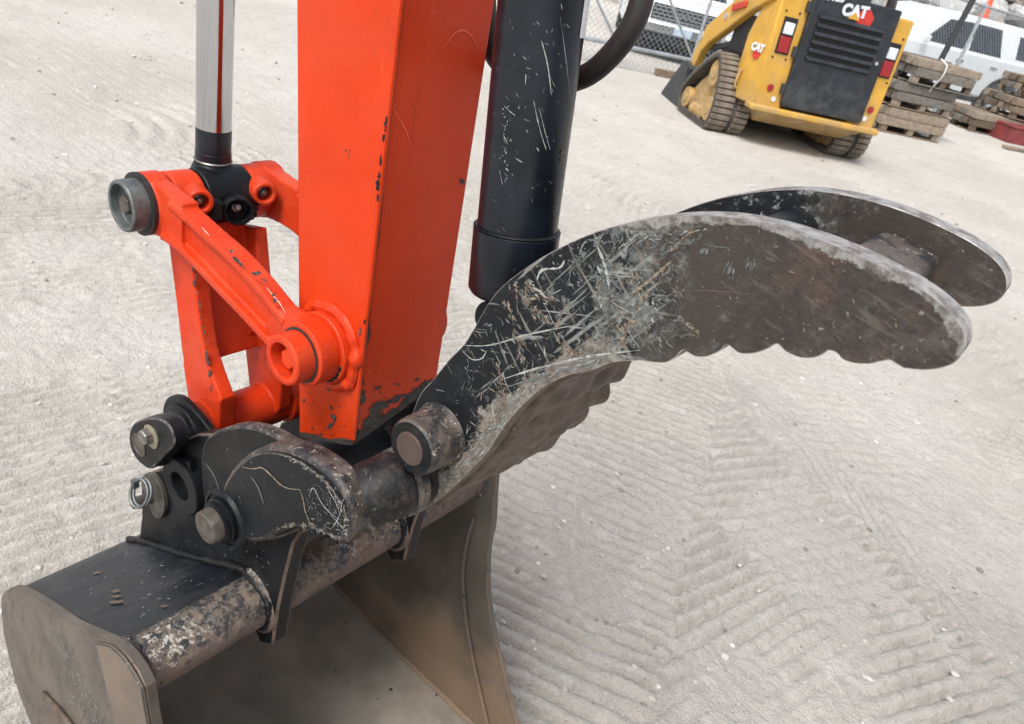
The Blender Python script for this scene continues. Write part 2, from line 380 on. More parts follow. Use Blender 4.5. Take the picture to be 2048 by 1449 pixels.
black_cast = mat('black_cast_paint', (.005, .0062, .008), .42, var=.3, vs=30, spec=.24, bump=(220, .0004),
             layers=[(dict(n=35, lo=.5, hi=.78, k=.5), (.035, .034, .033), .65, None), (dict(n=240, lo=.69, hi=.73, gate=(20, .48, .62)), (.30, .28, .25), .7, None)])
ear_mat = mat('black_plate_paint', (.0065, .0075, .009), .46, var=.3, vs=20, spec=.22, bump=(150, .0003),
             layers=[(dict(n=11, lo=.47, hi=.75, k=.65), (.036, .031, .027), .65, None),
                     (dict(n=130, st=(1, 1, 1), lo=.70, hi=.73, gate=(14, .5, .62)), (.42, .40, .36), .7, None)])
brown_steel = mat('rust_brown_steel', RUST, .5, .25, var=.35, vs=45, bump=(260, .0006),
             layers=[(dict(n=16, lo=.45, hi=.7, k=.6), (.15, .12, .10), .6, None), (dict(n=150, lo=.64, hi=.70), (.03, .026, .024), .7, None), (dict(n=180, lo=.70, hi=.74, off=(2, 2, 2)), (.36, .33, .29), .7, None)])
worn_edge = mat('bright_worn_edge', (.36, .345, .33), .42, .4, var=.3, vs=90, bump=(300, .0006),
             layers=[(dict(n=70, lo=.46, hi=.62, k=.8), (.12, .095, .08), .6, .2), (dict(n=14, d=5, r=.7, off=(1, 1, 3), lo=.5, hi=.66, k=.7), (.11, .09, .077), .55, .25), (dict(n=240, lo=.64, hi=.72, k=.8), (.60, .60, .60), .35, .6)])
def THL(s):
    """paint worn to grey primer, then to brown steel along the thumb; s moves the wear towards the tip"""
    return [(dict(n=34, d=8, r=.8, g=[((1, 0, .25), .50 + s, .64 + s, .15)], lo=.60, hi=.70, k=.75), (.15, .165, .158), .6, .1),
            (dict(n=140, d=5, r=.75, off=(6, 1, 2), g=[((1, 0, .25), .50 + s, .62 + s, .11)], lo=.64, hi=.70, k=.8), (.27, .28, .265), .6, .1),
            (dict(n=70, d=6, r=.78, off=(3, 1, 4), lo=.52, hi=.60, k=.7), (.012, .015, .019), .5, 0),
            (dict(n=170, d=4, st=(1, 1, .05), rot=(0, .55, 0), g=[((1, 0, .25), .44 + s, .58 + s, .10)], lo=.66, hi=.70, k=.8), (.22, .23, .215), .6, .1), (dict(n=150, d=4, st=(1, 1, .06), rot=(0, 2.2, 0), off=(3, 2, 1), g=[((1, 0, .25), .44 + s, .58 + s, .10)], lo=.67, hi=.71, k=.8), (.20, .185, .155), .6, .1), (dict(n=190, d=4, st=(1, 1, .07), rot=(0, 1.2, 0), off=(1, 2, 8), g=[((1, 0, .25), .44 + s, .58 + s, .09)], lo=.68, hi=.72, k=.8), (.26, .27, .25), .6, .1),
            (dict(n=22, d=9, r=.82, off=(9, 2, 4), g=[((1, 0, .25), .46 + s, .80 + s, .46)], lo=.64, hi=.86), (.058, .048, .042), .42, .35),
            (dict(n=80, d=7, r=.8, off=(1, 8, 4), g=[((1, 0, .2), .54 + s, .74 + s, .17)], lo=.60, hi=.76, k=.7), (.115, .10, .088), .38, .4),
            (dict(n=7, d=6, r=.7, off=(4, 4, 1), g=[((1, 0, .2), .54 + s, .70 + s, .10)], lo=.54, hi=.72, k=.7), (.038, .034, .034), .38, .3),
            (dict(n=11, d=6, r=.72, off=(2, 6, 3), g=[((1, 0, .2), .56 + s, .72 + s, .10)], lo=.58, hi=.74, k=.5), (.115, .068, .045), .6, .1),
            (dict(n=150, d=5, off=(1, 3, 4), g=[((1, 0, .2), .60 + s, .70 + s, .08)], lo=.64, hi=.72, k=.75), (.026, .022, .021), .6, .1),
            (dict(n=260, d=5, st=(1, 1, .13), rot=(0, 1.75, 0), off=(5, 3, 1), g=[((1, 0, .2), .56 + s, .70 + s, .07)], lo=.64, hi=.72, k=.4), (.15, .135, .12), .4, .3),
            (dict(n=210, d=4, off=(8, 3, 1), g=[((1, 0, .2), .60 + s, .70 + s, .05)], lo=.69, hi=.75, k=.7), (.27, .24, .21), .6, .1)]
thumb_face = mat('thumb_worn_paint', (.0048, .0068, .0095), .38, spec=.28, var=.25, vs=40, bump=(240, .0004),
             layers=THL(0))
thumb_inner = mat('thumb_inner_paint', (.008, .0095, .012), .42, spec=.3, var=.25, vs=40, bump=(240, .0004), layers=[q for i, q in enumerate(THL(.075)) if i not in (3, 4, 5)])
kidney_face = mat('scuffed_black_plate', (.006, .0075, .0095), .4, spec=.25, var=.25, vs=40, bump=(240, .0003),
             layers=[(dict(n=30, d=6, r=.7, lo=.60, hi=.70, k=.5), (.06, .055, .05), .6, None), (dict(n=120, d=4, lo=.69, hi=.72), (.32, .30, .26), .7, None)])
kidney_rim = mat('scuffed_plate_edge', (.085, .070, .060), .55, .2, var=.35, vs=60, bump=(160, .0012),
             layers=[(dict(n=38, d=6, r=.72, lo=.47, hi=.56, k=.9), (.012, .013, .016), .45, 0), (dict(n=110, d=5, r=.72, off=(1, 5, 2), lo=.60, hi=.66, k=.8), (.27, .235, .19), .7, 0), (dict(n=200, off=(3, 3, 1), lo=.66, hi=.70), (.48, .45, .38), .7, 0)])
chrome = mat('chrome_rod', (.52, .53, .55), .09, 1.0, var=.02, vs=20)
steel = mat('grey_steel', (.22, .21, .195), .42, .8, var=.25, vs=80, layers=[(dict(n=120, lo=.58, hi=.68), (.12, .10, .085), .7, .2)])
old_steel = mat('dull_old_steel', (.095, .084, .072), .5, .4, var=.3, vs=90, bump=(300, .0004), layers=[(dict(n=60, lo=.5, hi=.65, k=.8), (.055, .04, .031), .7, .1)])
zinc = mat('zinc_ring', (.12, .133, .133), .45, .5, var=.25, vs=90, layers=[(dict(n=110, lo=.55, hi=.65), (.09, .09, .085), .7, .1)])
rubber = mat('hose_rubber', (.018, .015, .014), .6, var=.4, vs=50, bump=(380, .0005), layers=[(dict(n=45, st=(1, 1, 1), lo=.55, hi=.75, k=.5), (.06, .048, .042), .8, None)])
bucket_top = mat('bucket_black_top', (.008, .010, .0145), .42, spec=.35, var=.25, vs=20, bump=(180, .0004),
             layers=[(dict(n=9, lo=.46, hi=.75, k=.6), (.06, .058, .058), .6, None), (dict(n=70, st=(.5, 1.4, 1), lo=.72, hi=.75), (.40, .37, .34), .7, None), (dict(n=22, st=(.45, 1.5, 1), lo=.745, hi=.76), (.30, .2, .15), .7, None)])
tube_mat = mat('flaking_tube', (.095, .068, .058), .6, .1, var=.3, vs=26, bump=(150, .0020),
             layers=[(dict(n=22, d=6, r=.72, g=[((0, 0, 1), .665, .70, .26)], lo=.60, hi=.72), (.018, .02, .024), .5, 0),
                     (dict(n=70, d=7, r=.78, off=(2, 7, 1), g=[((.3, 0, 1), .645, .685, .16)], lo=.60, hi=.70, k=.6), (.20, .155, .115), .85, 0),
                     (dict(n=120, d=6, r=.78, g=[((.3, 0, 1), .655, .69, .13)], lo=.645, hi=.70, gate=(9, .42, .64), k=.8), (.50, .47, .41), .85, 0),
                     (dict(n=100, d=5, off=(6, 2, 1), lo=.60, hi=.66), (.03, .026, .025), .7, 0), (dict(n=12, off=(1, 1, 1), lo=.52, hi=.7, k=.5), (.17, .095, .06), .8, 0)])
bucket_side = mat('bucket_brown_side', (.105, .09, .074), .5, .25, var=.25, vs=14, bump=(200, .0006),
             layers=[(dict(n=7, d=6, r=.7, st=(1, 1, .5), lo=.48, hi=.68, k=.65), (.17, .14, .112), .6, None), (dict(n=90, d=5, r=.7, st=(1, 1, .12), rot=(0, .35, 0), lo=.56, hi=.66, k=.55), (.055, .046, .04), .6, None), (dict(n=26, d=6, r=.72, off=(2, 2, 5), lo=.60, hi=.72, k=.6), (.15, .085, .05), .75, 0), (dict(n=160, lo=.66, hi=.72, k=.6), (.035, .03, .028), .7, None), (dict(n=140, d=5, r=.7, off=(9, 1, 1), st=(1, 1, .3), rot=(0, .4, 0), lo=.68, hi=.73, k=.6), (.30, .28, .25), .6, None)])
bucket_in = mat('bucket_dusty_inside', (.20, .178, .147), .7, .05, var=.22, vs=9, bump=(150, .0006),
             layers=[(dict(n=6, lo=.48, hi=.7, k=.6), (.29, .262, .222), .85, None), (dict(n=5, off=(3, 3, 3), lo=.55, hi=.68, k=.5), (.31, .22, .145), .8, None),
                     (dict(n=3.5, d=7, r=.72, off=(1, 6, 2), lo=.50, hi=.66, k=.6), (.12, .095, .072), .7, None), (dict(n=45, d=2, lo=.72, hi=.75), (.018, .017, .016), .8, None), (dict(n=16, d=2, off=(3, 0, 3), lo=.735, hi=.76), (.018, .017, .016), .8, None)])
bucket_in2 = mat('bucket_inner_cheek', (.105, .09, .074), .6, .1, var=.25, vs=9, bump=(150, .0005),
             layers=[(dict(n=5, g=[((.3, 0, -1), -.46, -.25, .25)], lo=.62, hi=.86, k=.45), (.30, .19, .11), .75, None), (dict(n=40, d=2, lo=.72, hi=.75), (.018, .017, .016), .8, None)])
weld_mat = mat('rough_weld', (.05, .047, .045), .55, .2, var=.35, vs=120, bump=(220, .0012), layers=[(dict(n=130, lo=.62, hi=.68), (.32, .29, .25), .8, 0)])
scr_pale = mat('scratch_pale', (.33, .345, .325), .6, .2, var=.3, vs=400); scr_tan = mat('scratch_tan', (.20, .165, .125), .7, .1, var=.45, vs=300); scr_grey = mat('scratch_grey', (.13, .142, .138), .6, .2, var=.3, vs=300)
scr_rust = mat('scratch_rust', (.12, .082, .06), .75, .1, var=.3, vs=300)

# ------------------------------------------------------------------ excavator arm
TP, BP, HP, AP = (-.372, 1.098), (-.045, 1.053), (-.276, .798), (-.082, .818)      # pin axes in XZ
EX = thing('excavator_arm', 'orange excavator arm with linkage, hydraulic cylinders, black thumb and digging bucket', 'excavator', (-.08, 0, 0), world=True)
# --- stick (box section)
zt = 2.35; xl = lambda z: -.084 - .129 * (z - .90); xr = lambda z: .0115 - .036 * (z - .948)
st = MB(); n0, f0 = -.065, .066
nb = [(-.084, .898), (.0115, .947)]; fb = [(-.084, .925), (.0105, .985)]
V = [(nb[0][0], n0, nb[0][1]), (nb[1][0], n0, nb[1][1]), (xr(zt), n0, zt), (xl(zt), n0, zt), (fb[0][0], f0, fb[0][1]), (fb[1][0], f0, fb[1][1]), (xr(zt), f0 - .02, zt), (xl(zt), f0 - .02, zt)]
st.add(V, [(0, 1, 2, 3), (4, 7, 6, 5), (0, 3, 7, 4), (1, 5, 6, 2), (3, 2, 6, 7), (0, 4, 5, 1)])
stick = st.build('stick', orange, EX, bevel=.0035, seg=3)
stick['label'] = 'smooth orange box section of the arm with chipped paint along its edge'
q = MB(); q.ycyl(AP, -.066, .070, .050, 48); q.build('end_boss', black_cast, stick, bevel=.004)  # orange boss coloured black to stand in for the shade under the stick
q = MB(); q.ycyl(AP, -.080, -.058, .0555, 48); q.build('boss_ring', cast_orange, stick, bevel=.004)
for sgn in (-1,):
    q = MB(); q.ycyl(BP, sgn * .064, sgn * .080, .042, 48); q.build('pivot_collar', cast_orange, stick, bevel=.002)
    q = MB(); pa = []; ra = []
    for i in range(70):
        a = math.radians(-75 + 235 * i / 69); k = .0465 + .0006 * math.sin(i * .55) + .0008 * math.sin(i * .21)
        pa.append((BP[0] + k * math.cos(a), sgn * (.0665 + .0006 * math.sin(i * .4)), BP[1] + k * math.sin(a))); ra.append((.0068 + .0007 * math.sin(i * .8) + (.003 * math.exp(-((i - 12) / 3.0) ** 2) + .0025 * math.exp(-((i - 24) / 3.0) ** 2))))
    q.tube(pa, .008, 10, rr=ra); q.build('weld_bead', cast_orange, stick)
chp = MB()
near_s = s_plane((0, n0, 0), (0, -1, 0)); e1 = np.array(V[2]) - V[1]; e2 = np.array(V[5]) - V[1]; fn = np.cross(e2, e1); fn = fn if fn[0] > 0 else -fn
front_s = s_plane(V[1], fn)
for (u, v, a, b, an) in [(771, 252, 4, 13, .1), (766, 275, 3, 7, 0), (760, 322, 2.5, 12, .15), (757, 350, 3, 10, .1), (755, 372, 4, 13, .15), (757, 398, 6, 8, 0), (925, 363, 5, 6, 0), (735, 670, 5, 26, .2), (730, 640, 3, 9, .3),
                         (750, 815, 26, 10, -.45), (735, 840, 20, 11, -.6), (780, 800, 18, 5, -.3), (808, 792, 22, 4, -.25), (838, 780, 20, 4.5, -.3), (857, 772, 9, 5, -.5), (755, 775, 8, 3, -.4), (835, 758, 6, 2.5, -.3), (722, 800, 6, 16, .2), (790, 768, 4, 2, 0), (722, 765, 5, 7, .3)]:
    for j in range(3): chip(chp, front_s, u + random.uniform(-a, a) * .5, v + random.uniform(-b, b) * .5, a * random.uniform(.5, .9), b * random.uniform(.5, .9), an, 0)
for (u, v, a, b, an) in [(668, 835, 4, 9, -.4), (662, 850, 5, 7, .2), (663, 815, 2.5, 5, -.3), (692, 300, 2.5, 1.5, 0), (700, 300, 1.5, 1.5, 0), (697, 310, 1, 4, .1), (688, 880, 8, 3, -.2), (720, 665, 2, 10, .1), (642, 868, 4, 3, 0)]:
    chip(chp, near_s, u, v, a, b, an, 0)
for (u, v, a, b) in ((682, 772, 12, 5), (697, 760, 6, 8), (664, 776, 10, 4), (705, 700, 3, 12), (608, 800, 4, 3)): chip(chp, near_s, u, v, a, b, -.3, 0)     # grease below the pivot
for i in range(26): chip(chp, near_s if i % 2 else front_s, *((random.uniform(605, 700), random.uniform(770, 880)) if i % 2 else (random.uniform(725, 840), random.uniform(740, 830))), random.uniform(.8, 2.2), random.uniform(.8, 2.2), 0, 0)
for (pts, w_) in [([(778, 205), (800, 240), (815, 270), (822, 300)], .0012), ([(885, 98), (905, 70), (925, 60), (945, 75), (955, 98)], .0018)]: stroke(chp, front_s, smooth_curve(pts, 5), w_, 1)
for i in range(60):
    if i % 2: stroke(chp, near_s, wander(random.uniform(605, 735), random.uniform(10, 860), random.uniform(4, 26), random.gauss(1.2, .7), 4, .2), random.choice((.0002, .0003, .0005)), 1)
    else: stroke(chp, front_s, wander(random.uniform(790, 890), random.uniform(10, 700), random.uniform(4, 30), random.gauss(1.3, .8), 4, .25), random.choice((.0002, .0003, .0005)), 1)
chp.build('paint_chip', [grime, mat('paint_scuff', (.72, .10, .05), .5, var=.1)], stick, weld=False)['kind'] = 'stuff'
gm = fade_mat('bottom_grime', (.02, .018, .016), (.05, .04, .035), 60, .8, 0)
E_ = [np.array(V[1]) * (1 - t) + np.array(V[5]) * t for t in np.linspace(.01, .99, 30)]; up_ = nv(np.array(V[2]) - V[1]); fnu = nv(fn)
band('grime_film', E_, [fnu] * 30, [up_] * 30, .030, gm, stick, lift=.0004)
E_ = [np.array(V[0]) * (1 - t) + np.array(V[1]) * t for t in np.linspace(.01, .99, 24)]; band('grime_film', E_, [(0, -1, 0)] * 24, [(0, 0, 1)] * 24, .012, gm, stick, lift=.0004)
E_ = [np.array(V[1]) * (1 - t) + np.array(V[2]) * t for t in np.linspace(.0, .25, 50)]; band('grime_film', E_, [fnu] * 50, [nv(np.array(V[5]) - V[1])] * 50, .006, gm, stick, lift=.0004, jit=.6)
# seam along the near corner of the box section
q = MB(); q.tube([(xr(z) - .001, n0 + .001, z) for z in np.linspace(.955, zt - .02, 60)], .0028, 8); q.build('corner_seam', orange, stick)

# --- side links (one each side)
def make_link(sgn):
    y0, y1 = -.106, -.079
    tc = XZ([(335, 402), (374, 436), (411, 470), (453, 507), (499, 556), (540, 606), (566, 640)], -.106)
    bc = XZ([(318, 478), (350, 500), (393, 543), (438, 591), (472, 626), (505, 662), (540, 700)], -.106)
    mb = MB(); T = smooth_curve(tc, 5); B = smooth_curve(bc, 5)
    web = T + B[::-1]; mb.prism(web, y0 + .011, y1)
    th = .0095
    mb.prism(T + [(x - .002, z - th) for x, z in T[::-1]], y0, y1); mb.prism(B + [(x + .002, z + th) for x, z in B[::-1]], y0, y1)
    mb.ycyl(TP, y0, y1, .0395, 40); mb.ycyl(BP, y0, y1, .0365, 40)
    mb.prism([(TP[0] + .01, TP[1] + .036), (TP[0] + .085, TP[1] + .032), (TP[0] + .085, TP[1] - .022), (TP[0] + .01, TP[1] - .036)], y0 + .004, y1)
    mb.prism([(BP[0] - .01, BP[1] + .035), (BP[0] - .05, BP[1] + .032), (BP[0] - .07, BP[1] - .002), (BP[0] - .01, BP[1] - .033)], y0 + .004, y1)
    if sgn > 0: mb.v = [(x, -y - .017, z) for x, y, z in mb.v]
    return mb
for sgn in (-1, 1):
    lk = make_link(sgn).build('side_link', cast_orange, EX, remesh=.0017, sm=5)
    yy = -.106 if sgn < 0 else .089; d = (0, sgn, 0)
    if sgn > 0: continue
    q = MB(); q.ring((BP[0], yy - sgn * .002, BP[1]), d, .0195, .0285, .026, 40, depth=.02); q.build('pin_cap', cast_orange, lk, bevel=.0008, smooth=50)
    q = MB(); q.hexa((BP[0] + .002, yy + sgn * .004, BP[1] + .001), d, .0125, .014); q.build('bolt_head', orange, lk, bevel=.0008)
    q = MB(); q.ycyl(TP, yy - sgn * .001, yy + sgn * .0045, .0395, 40); q.build('dust_seal', rubber, lk)
    q = MB(); q.ring((TP[0], yy + sgn * .0005, TP[1]), d, .0268, .0325, .026, 40, depth=.012); q.build('pin_cap', [zinc], lk, bevel=.0008, smooth=50)
    q = MB(); q.hexa((TP[0] - .001, yy + sgn * .013, TP[1] + .001), d, .0125, .010); q.build('bolt_head', old_steel, lk, bevel=.0008)
    q = MB(); q.lathe((BP[0], yy, BP[1]), d, [(.0315, -.001), (.0315, .0010), (.029, .0014)], 40); q.build('dust_seal', rubber, lk)
    if sgn < 0:
        mk = MB(); topf = s_plane((0, 0, 1.1), (.12, 0, 1)); lf = s_plane((0, -.1065, 0), (0, -1, 0))
        for (u, v, a, b, an) in [(463, 502, 3, 4, 0), (475, 520, 4, 9, -.7), (484, 529, 3, 6, -.5), (515, 546, 9, 5, -.3), (548, 590, 4, 3, 0), (550, 600, 4, 5, 0), (530, 560, 6, 2, .5)]: chip(mk, lambda x, y: (PY(x, y, -.1068), np.array([0, -1., 0])), u, v, a, b, an, 0)
        for (pts, w_) in [([(405, 455), (412, 463), (420, 472)], .0022), ([(535, 575), (545, 588), (560, 605), (572, 625)], .002)]: stroke(mk, lf, pts, w_, 1)
        mk.build('paint_chip', [grime, pale_chip], lk, weld=False)['kind'] = 'stuff'

# --- H shaped bucket link
hl = MB()
for sgn in (-1, 1):
    L = smooth_curve(XZ([(334, 470), (346, 560), (356, 640), (366, 720), (388, 790)], -.075), 5); Rr = smooth_curve(XZ([(378, 480), (392, 590), (408, 700), (442, 800)], -.075), 5)
    o_ = L + Rr[::-1]; hl.prism(o_, *((-.075, -.054) if sgn < 0 else (.022, .040)))
    hl.prism([L[-1], Rr[-1], (HP[0] + .037, HP[1] + .012), (HP[0] + .02, HP[1] - .03), (HP[0] - .02, HP[1] - .03), (HP[0] - .038, HP[1] + .008), (L[-6][0], L[-6][1])], *((-.076, -.050) if sgn < 0 else (.022, .044)))
    hl.ycyl(HP, sgn * .078, sgn * .05, .039, 40); hl.ycyl(TP, sgn * (.074 if sgn < 0 else .067), sgn * .036, .0375, 40)
hl.ycyl(HP, -.077, .077, .0325, 40)
dx, dz = HP[0] - TP[0], HP[1] - TP[1]
def hpt(t, off): L_ = math.hypot(dx, dz); return (TP[0] + dx * t + off * -dz / L_, TP[1] + dz * t + off * dx / L_)
hl.prism([hpt(.10, .013), hpt(.10, -.006), hpt(.70, -.006), hpt(.70, .013)], -.058, .026)
hlink = hl.build('bucket_link', cast_orange, EX, remesh=.0018, sm=5)
hlink['label'] = 'orange cast link with two legs and a window above its lower sleeve'
for (pp, y) in (((402, 406), -.055), ((531, 389), .055)):
    P = PX(*pp, TP[0] + .056); dd = nv((.93, -.28, .05)); q = MB(); q.ring(P - dd * .03, dd, .0105, .0165, .03, 28, depth=.016); q.build('grease_boss', cast_orange, hlink, bevel=.0006, smooth=50)
    q = MB(); q.lathe(P - dd * .017, dd, [(.0085, 0), (.0085, .004), (.004, .006), (.0035, .011), (.002, .012)], 16); q.build('grease_fitting', steel, hlink)
mk = MB(); s_ = s_plane((0, -.0752, 0), (0, -1, 0))
for i in range(26):
    t = i / 25; u, v = 387 + 36 * t + random.uniform(-3, 3), 525 + 250 * t
    if random.random() < .75: chip(mk, s_, u, v, random.uniform(1, 3), random.uniform(2, 10), .1, 0)
mk.build('paint_chip', grime, hlink, weld=False)['kind'] = 'stuff'
# raised casting figures on the web, unreadable dashes stacked down the plate
q = MB()
for i in range(5):
    c0 = hpt(.40 + .055 * i, .0135); q.box((c0[0] - .001, .006, c0[1] - .004), (c0[0] + .003, .022, c0[1] - .0015)); q.box((c0[0] - .001, .006, c0[1] + .0015), (c0[0] + .003, .022, c0[1] + .004)); q.box((c0[0] - .001, .006 + .012 * (i % 2), c0[1] - .004), (c0[0] + .003, .010 + .012 * (i % 2), c0[1] + .004))
q.build('cast_figures', cast_orange, hlink, remesh=.0012, sm=2)['kind'] = 'stuff'

# --- bucket cylinder rod
RX = -.386
rod = MB(); rod.cyl((RX, 0, 1.17), (RX - .004, 0, 2.2), .0222, n=64); rod = rod.build('cylinder_rod', chrome, EX, smooth=40)
rod['label'] = 'polished chrome cylinder rod'
q = MB(); q.lathe((RX, 0, 1.125), (0, 0, 1), [(.0232, 0), (.0232, .028), (.0226, .0285), (.0226, .058), (.0222, .060)], 48); q.build('rod_sleeve', navy_black, rod)
q = MB(); q.ycyl(TP, -.0335, .0345, .0385, 48); q.lathe((RX, 0, 1.146), (0, 0, -1), [(.0225, 0), (.0235, .006), (.030, .022), (.034, .05)], 40)
q.build('rod_eye', black_cast, rod, remesh=.0016, sm=8)
q = MB(); q.lathe((RX, 0, 1.1405), (0, 0, 1), [(.0236, 0), (.0248, .0015), (.0236, .003)], 48); q.build('weld_ring', steel, rod)
P = PX(478, 424, TP[0] + .060); dd = nv((.88, -.36, .12)); q = MB(); q.ring(P - dd * .034, dd, .0155, .0192, .034, 32, depth=.022); q.build('grease_guard', black_cast, rod, smooth=50)
q = MB(); q.box(P + (-.03, -.034, -.012), P + (-.006, -.018, .014)); q.build('guard_lug', black_cast, rod, bevel=.003)
q = MB(); q.lathe(P - dd * .022, dd + np.array((0, 0, .3)), [(.006, 0), (.006, .005), (.0032, .006), (.0032, .012), (.0042, .014), (.0035, .018)], 14); q.build('grease_fitting', steel, rod)

# --- thumb cylinder and hose
A0 = np.array([.0945, 0, 1.448]); A1 = np.array([.1235, 0, 1.242]); ad = nv(A1 - A0)
cyl = MB(); cyl.cyl(A0 - ad * .75, A1 - ad * .012, .0382, n=72); cyl = cyl.build('thumb_cylinder', navy_black, EX, smooth=40)
cyl['label'] = 'scratched black hydraulic cylinder barrel'
q = MB(); q.lathe(A1 - ad * .013, ad, [(.0382, 0), (.0415, .003), (.0415, .062), (.039, .066)], 64); q.build('barrel_collar', navy_black, cyl)
q = MB(); q.lathe(A1 - ad * .0135, ad, [(.0405, 0), (.0418, .0012), (.0405, .0024)], 64); q.build('collar_lip', black_cast, cyl)
q = MB(); e = A1 + ad * .075; q.ycyl((e[0], e[2]), -.03, .035, .018, 36); q.cyl(A1 + ad * .04, e, .02); q.build('base_lug', black_cast, cyl, bevel=.002)
mk = MB(); sc_ = s_cyl(A0, ad, .0382)
for (pts, w_) in [([(1083, 82), (1095, 130), (1102, 190)], .0014), ([(1120, 35), (1130, 110), (1140, 200)], .0006), ([(1010, 212), (1020, 222), (1031, 231)], .0018), ([(1067, 200), (1075, 240), (1084, 275), (1092, 300)], .0016), ([(1078, 215), (1090, 265), (1100, 300)], .0008), ([(1052, 148), (1051, 170)], .0008), ([(1030, 315), (1045, 325)], .001), ([(1008, 270), (1016, 288)], .0009), ([(1128, 290), (1132, 330), (1120, 360)], .0007), ([(1000, 340), (1006, 370)], .0008), ([(1098, 150), (1110, 175)], .0005)]: stroke(mk, sc_, smooth_curve(pts, 4), w_ * .6, 0, jit=.7)
for i in range(30): stroke(mk, sc_, wander(1012 + random.gauss(0, 6), 215 + 14 * i * .35 + random.uniform(-4, 4), random.uniform(2, 5), random.uniform(0, 3), 2), random.uniform(.0004, .0010), 0)
for i in range(70): stroke(mk, sc_, wander(random.uniform(985, 1140), random.uniform(5, 470), random.uniform(3, 14), random.gauss(1.2, .4), 3), random.uniform(.0003, .0008), random.choice((0, 1, 1)))
chip(mk, sc_, 1124, 305, 4, 5, 0, 2); chip(mk, sc_, 1122, 320, 3, 3, 0, 2)
mk.build('scratch_marks', [scr_pale, scr_grey, scr_rust], cyl, weld=False)['kind'] = 'stuff'
q = MB()                                        # curved white data label on the barrel
def cyl_patch(mb, p0, d, rad, pxs, mi=0, lift=.0006, k=8):
    """quad patch on a cylinder bounded by left/right angles"""
    (a0, a1), (t0, t1) = pxs; vs = []; fs = []
    uu = nv(np.cross((0, 1, 0), d)); ww = np.cross(d, uu)
    for i in range(k + 1):
        a = a0 + (a1 - a0) * i / k
        for t in (t0, t1): vs.append(p0 + d * t + (uu * math.cos(a) + ww * math.sin(a)) * (rad + lift))
    mb.add(vs, [(2 * i, 2 * i + 2, 2 * i + 3, 2 * i + 1) for i in range(k)], mi)
    return uu, ww
uu = nv(np.cross((0, 1, 0), ad)); ww = np.cross(ad, uu)
pl, nl = sc_(1160, 60); al = math.atan2((pl - A0).dot(ww), (pl - A0).dot(uu)); tl = (pl - A0).dot(ad)
dirn = 1 if sc_(1150, 60)[0] is not None and (math.atan2((sc_(1150, 60)[0] - A0).dot(ww), (sc_(1150, 60)[0] - A0).dot(uu)) < al) else -1
dirn = -dirn
cyl_patch(q, A0, ad, .0382, ((al, al + dirn * 1.3), (tl - .16, tl + .006)), 0)
q.build('data_label', mat('label_white', (.78, .79, .78), .5, var=.04), cyl, weld=False)
q = MB()
for i in range(16): cyl_patch(q, A0, ad, .0382, ((al + dirn * .28, al + dirn * (.34 + .06 * (i % 3))), (tl - .03 - .0065 * i, tl - .0265 - .0065 * i)), 0, .0009, 2)
q.build('label_print', mat('label_ink', (.05, .05, .05), .5, var=0), cyl, weld=False)
hp = smooth_curve([tuple(PY(u, v, y)) for u, v, y in ((1290, -60, .07), (1283, 0, .07), (1262, 55, .07), (1222, 110, .07), (1170, 152, .07), (1100, 168, .075), (1030, 150, .08), (990, 112, .085), (975, 60, .09), (972, -20, .09), (975, -90, .09))], 8)
q = MB(); q.tube(hp, .0106, 20); q.build('hydraulic_hose', rubber, EX)
# --- thumb: two scalloped cheek plates joined by a web and cross bars
TY0, TY1, FY0, FY1 = -.093, -.069, .074, .098
z6 = lambda l: [(900 + x / 1.784, 350 + y / 1.784) for x, y in l]
z4 = lambda l: [(700 + x / 3.22, 700 + y / 3.22) for x, y in l]
upper = [(800, 905), (835, 800), (868, 757)] + z6([(0, 655), (60, 590), (160, 425), (290, 318), (430, 240), (560, 190), (700, 160), (850, 145), (1000, 152), (1150, 180), (1300, 225), (1450, 285), (1600, 360), (1700, 420), (1780, 485), (1822, 540), (1836, 585), (1832, 630), (1800, 670), (1750, 690), (1690, 696), (1620, 690)])
scal = z6([(1592, 676), (1572, 662), (1545, 664), (1500, 674), (1450, 673), (1405, 660), (1378, 634), (1350, 626), (1330, 640), (1295, 652), (1250, 652), (1200, 632), (1172, 606), (1158, 606), (1130, 622), (1080, 638), (1030, 635), (1000, 612), (985, 607), (960, 630), (910, 650), (870, 646), (838, 628), (825, 630), (800, 655), (765, 670), (720, 668), (690, 662)])
lower = [(1262, 722), (1225, 725), (1180, 742)] + z4([(1400, 165), (1230, 250), (1060, 410), (960, 540), (890, 650), (800, 750), (700, 850), (590, 945), (450, 1045), (330, 1085), (240, 1075), (180, 1010), (170, 900)])
up = smooth_curve(XZ(upper, TY0), 4); sc2 = smooth_curve(XZ(scal, TY0), 3); lo_ = smooth_curve(XZ(lower, TY0), 4)
tout = up + sc2[1:] + lo_[1:]
webc = smooth_curve(XZ([(1560, 640), (1450, 610), (1330, 600), (1230, 620), (1140, 690), (1060, 770), (1000, 840), (940, 920), (880, 985), (820, 1010)], TY0), 4)
tw = MB()
webi = [(x - .004 + .0, z + .012) for x, z in webc]
tw.prism(webc + [(x - .010, z + .010) for x, z in webc[::-1]], TY1 - .002, FY0 + .002)
thumb = tw.build('thumb', black_cast, EX, bevel=.002)
thumb['label'] = 'black curved thumb worn to brown steel at its scalloped tip'
nearp = MB().prism(tout, TY0, TY1, 0, 1).build('cheek_plate', [thumb_face, brown_steel, worn_edge], thumb, bevel=.006, seg=3, bmat=2)
lo_f = [(x + .006 * nx_[0] * abs(math.sin(i * .33)), z + .006 * nx_[2] * abs(math.sin(i * .33))) for i, ((x, z), nx_) in enumerate(zip(lo_, inward_of(lo_, 0, 1)))]
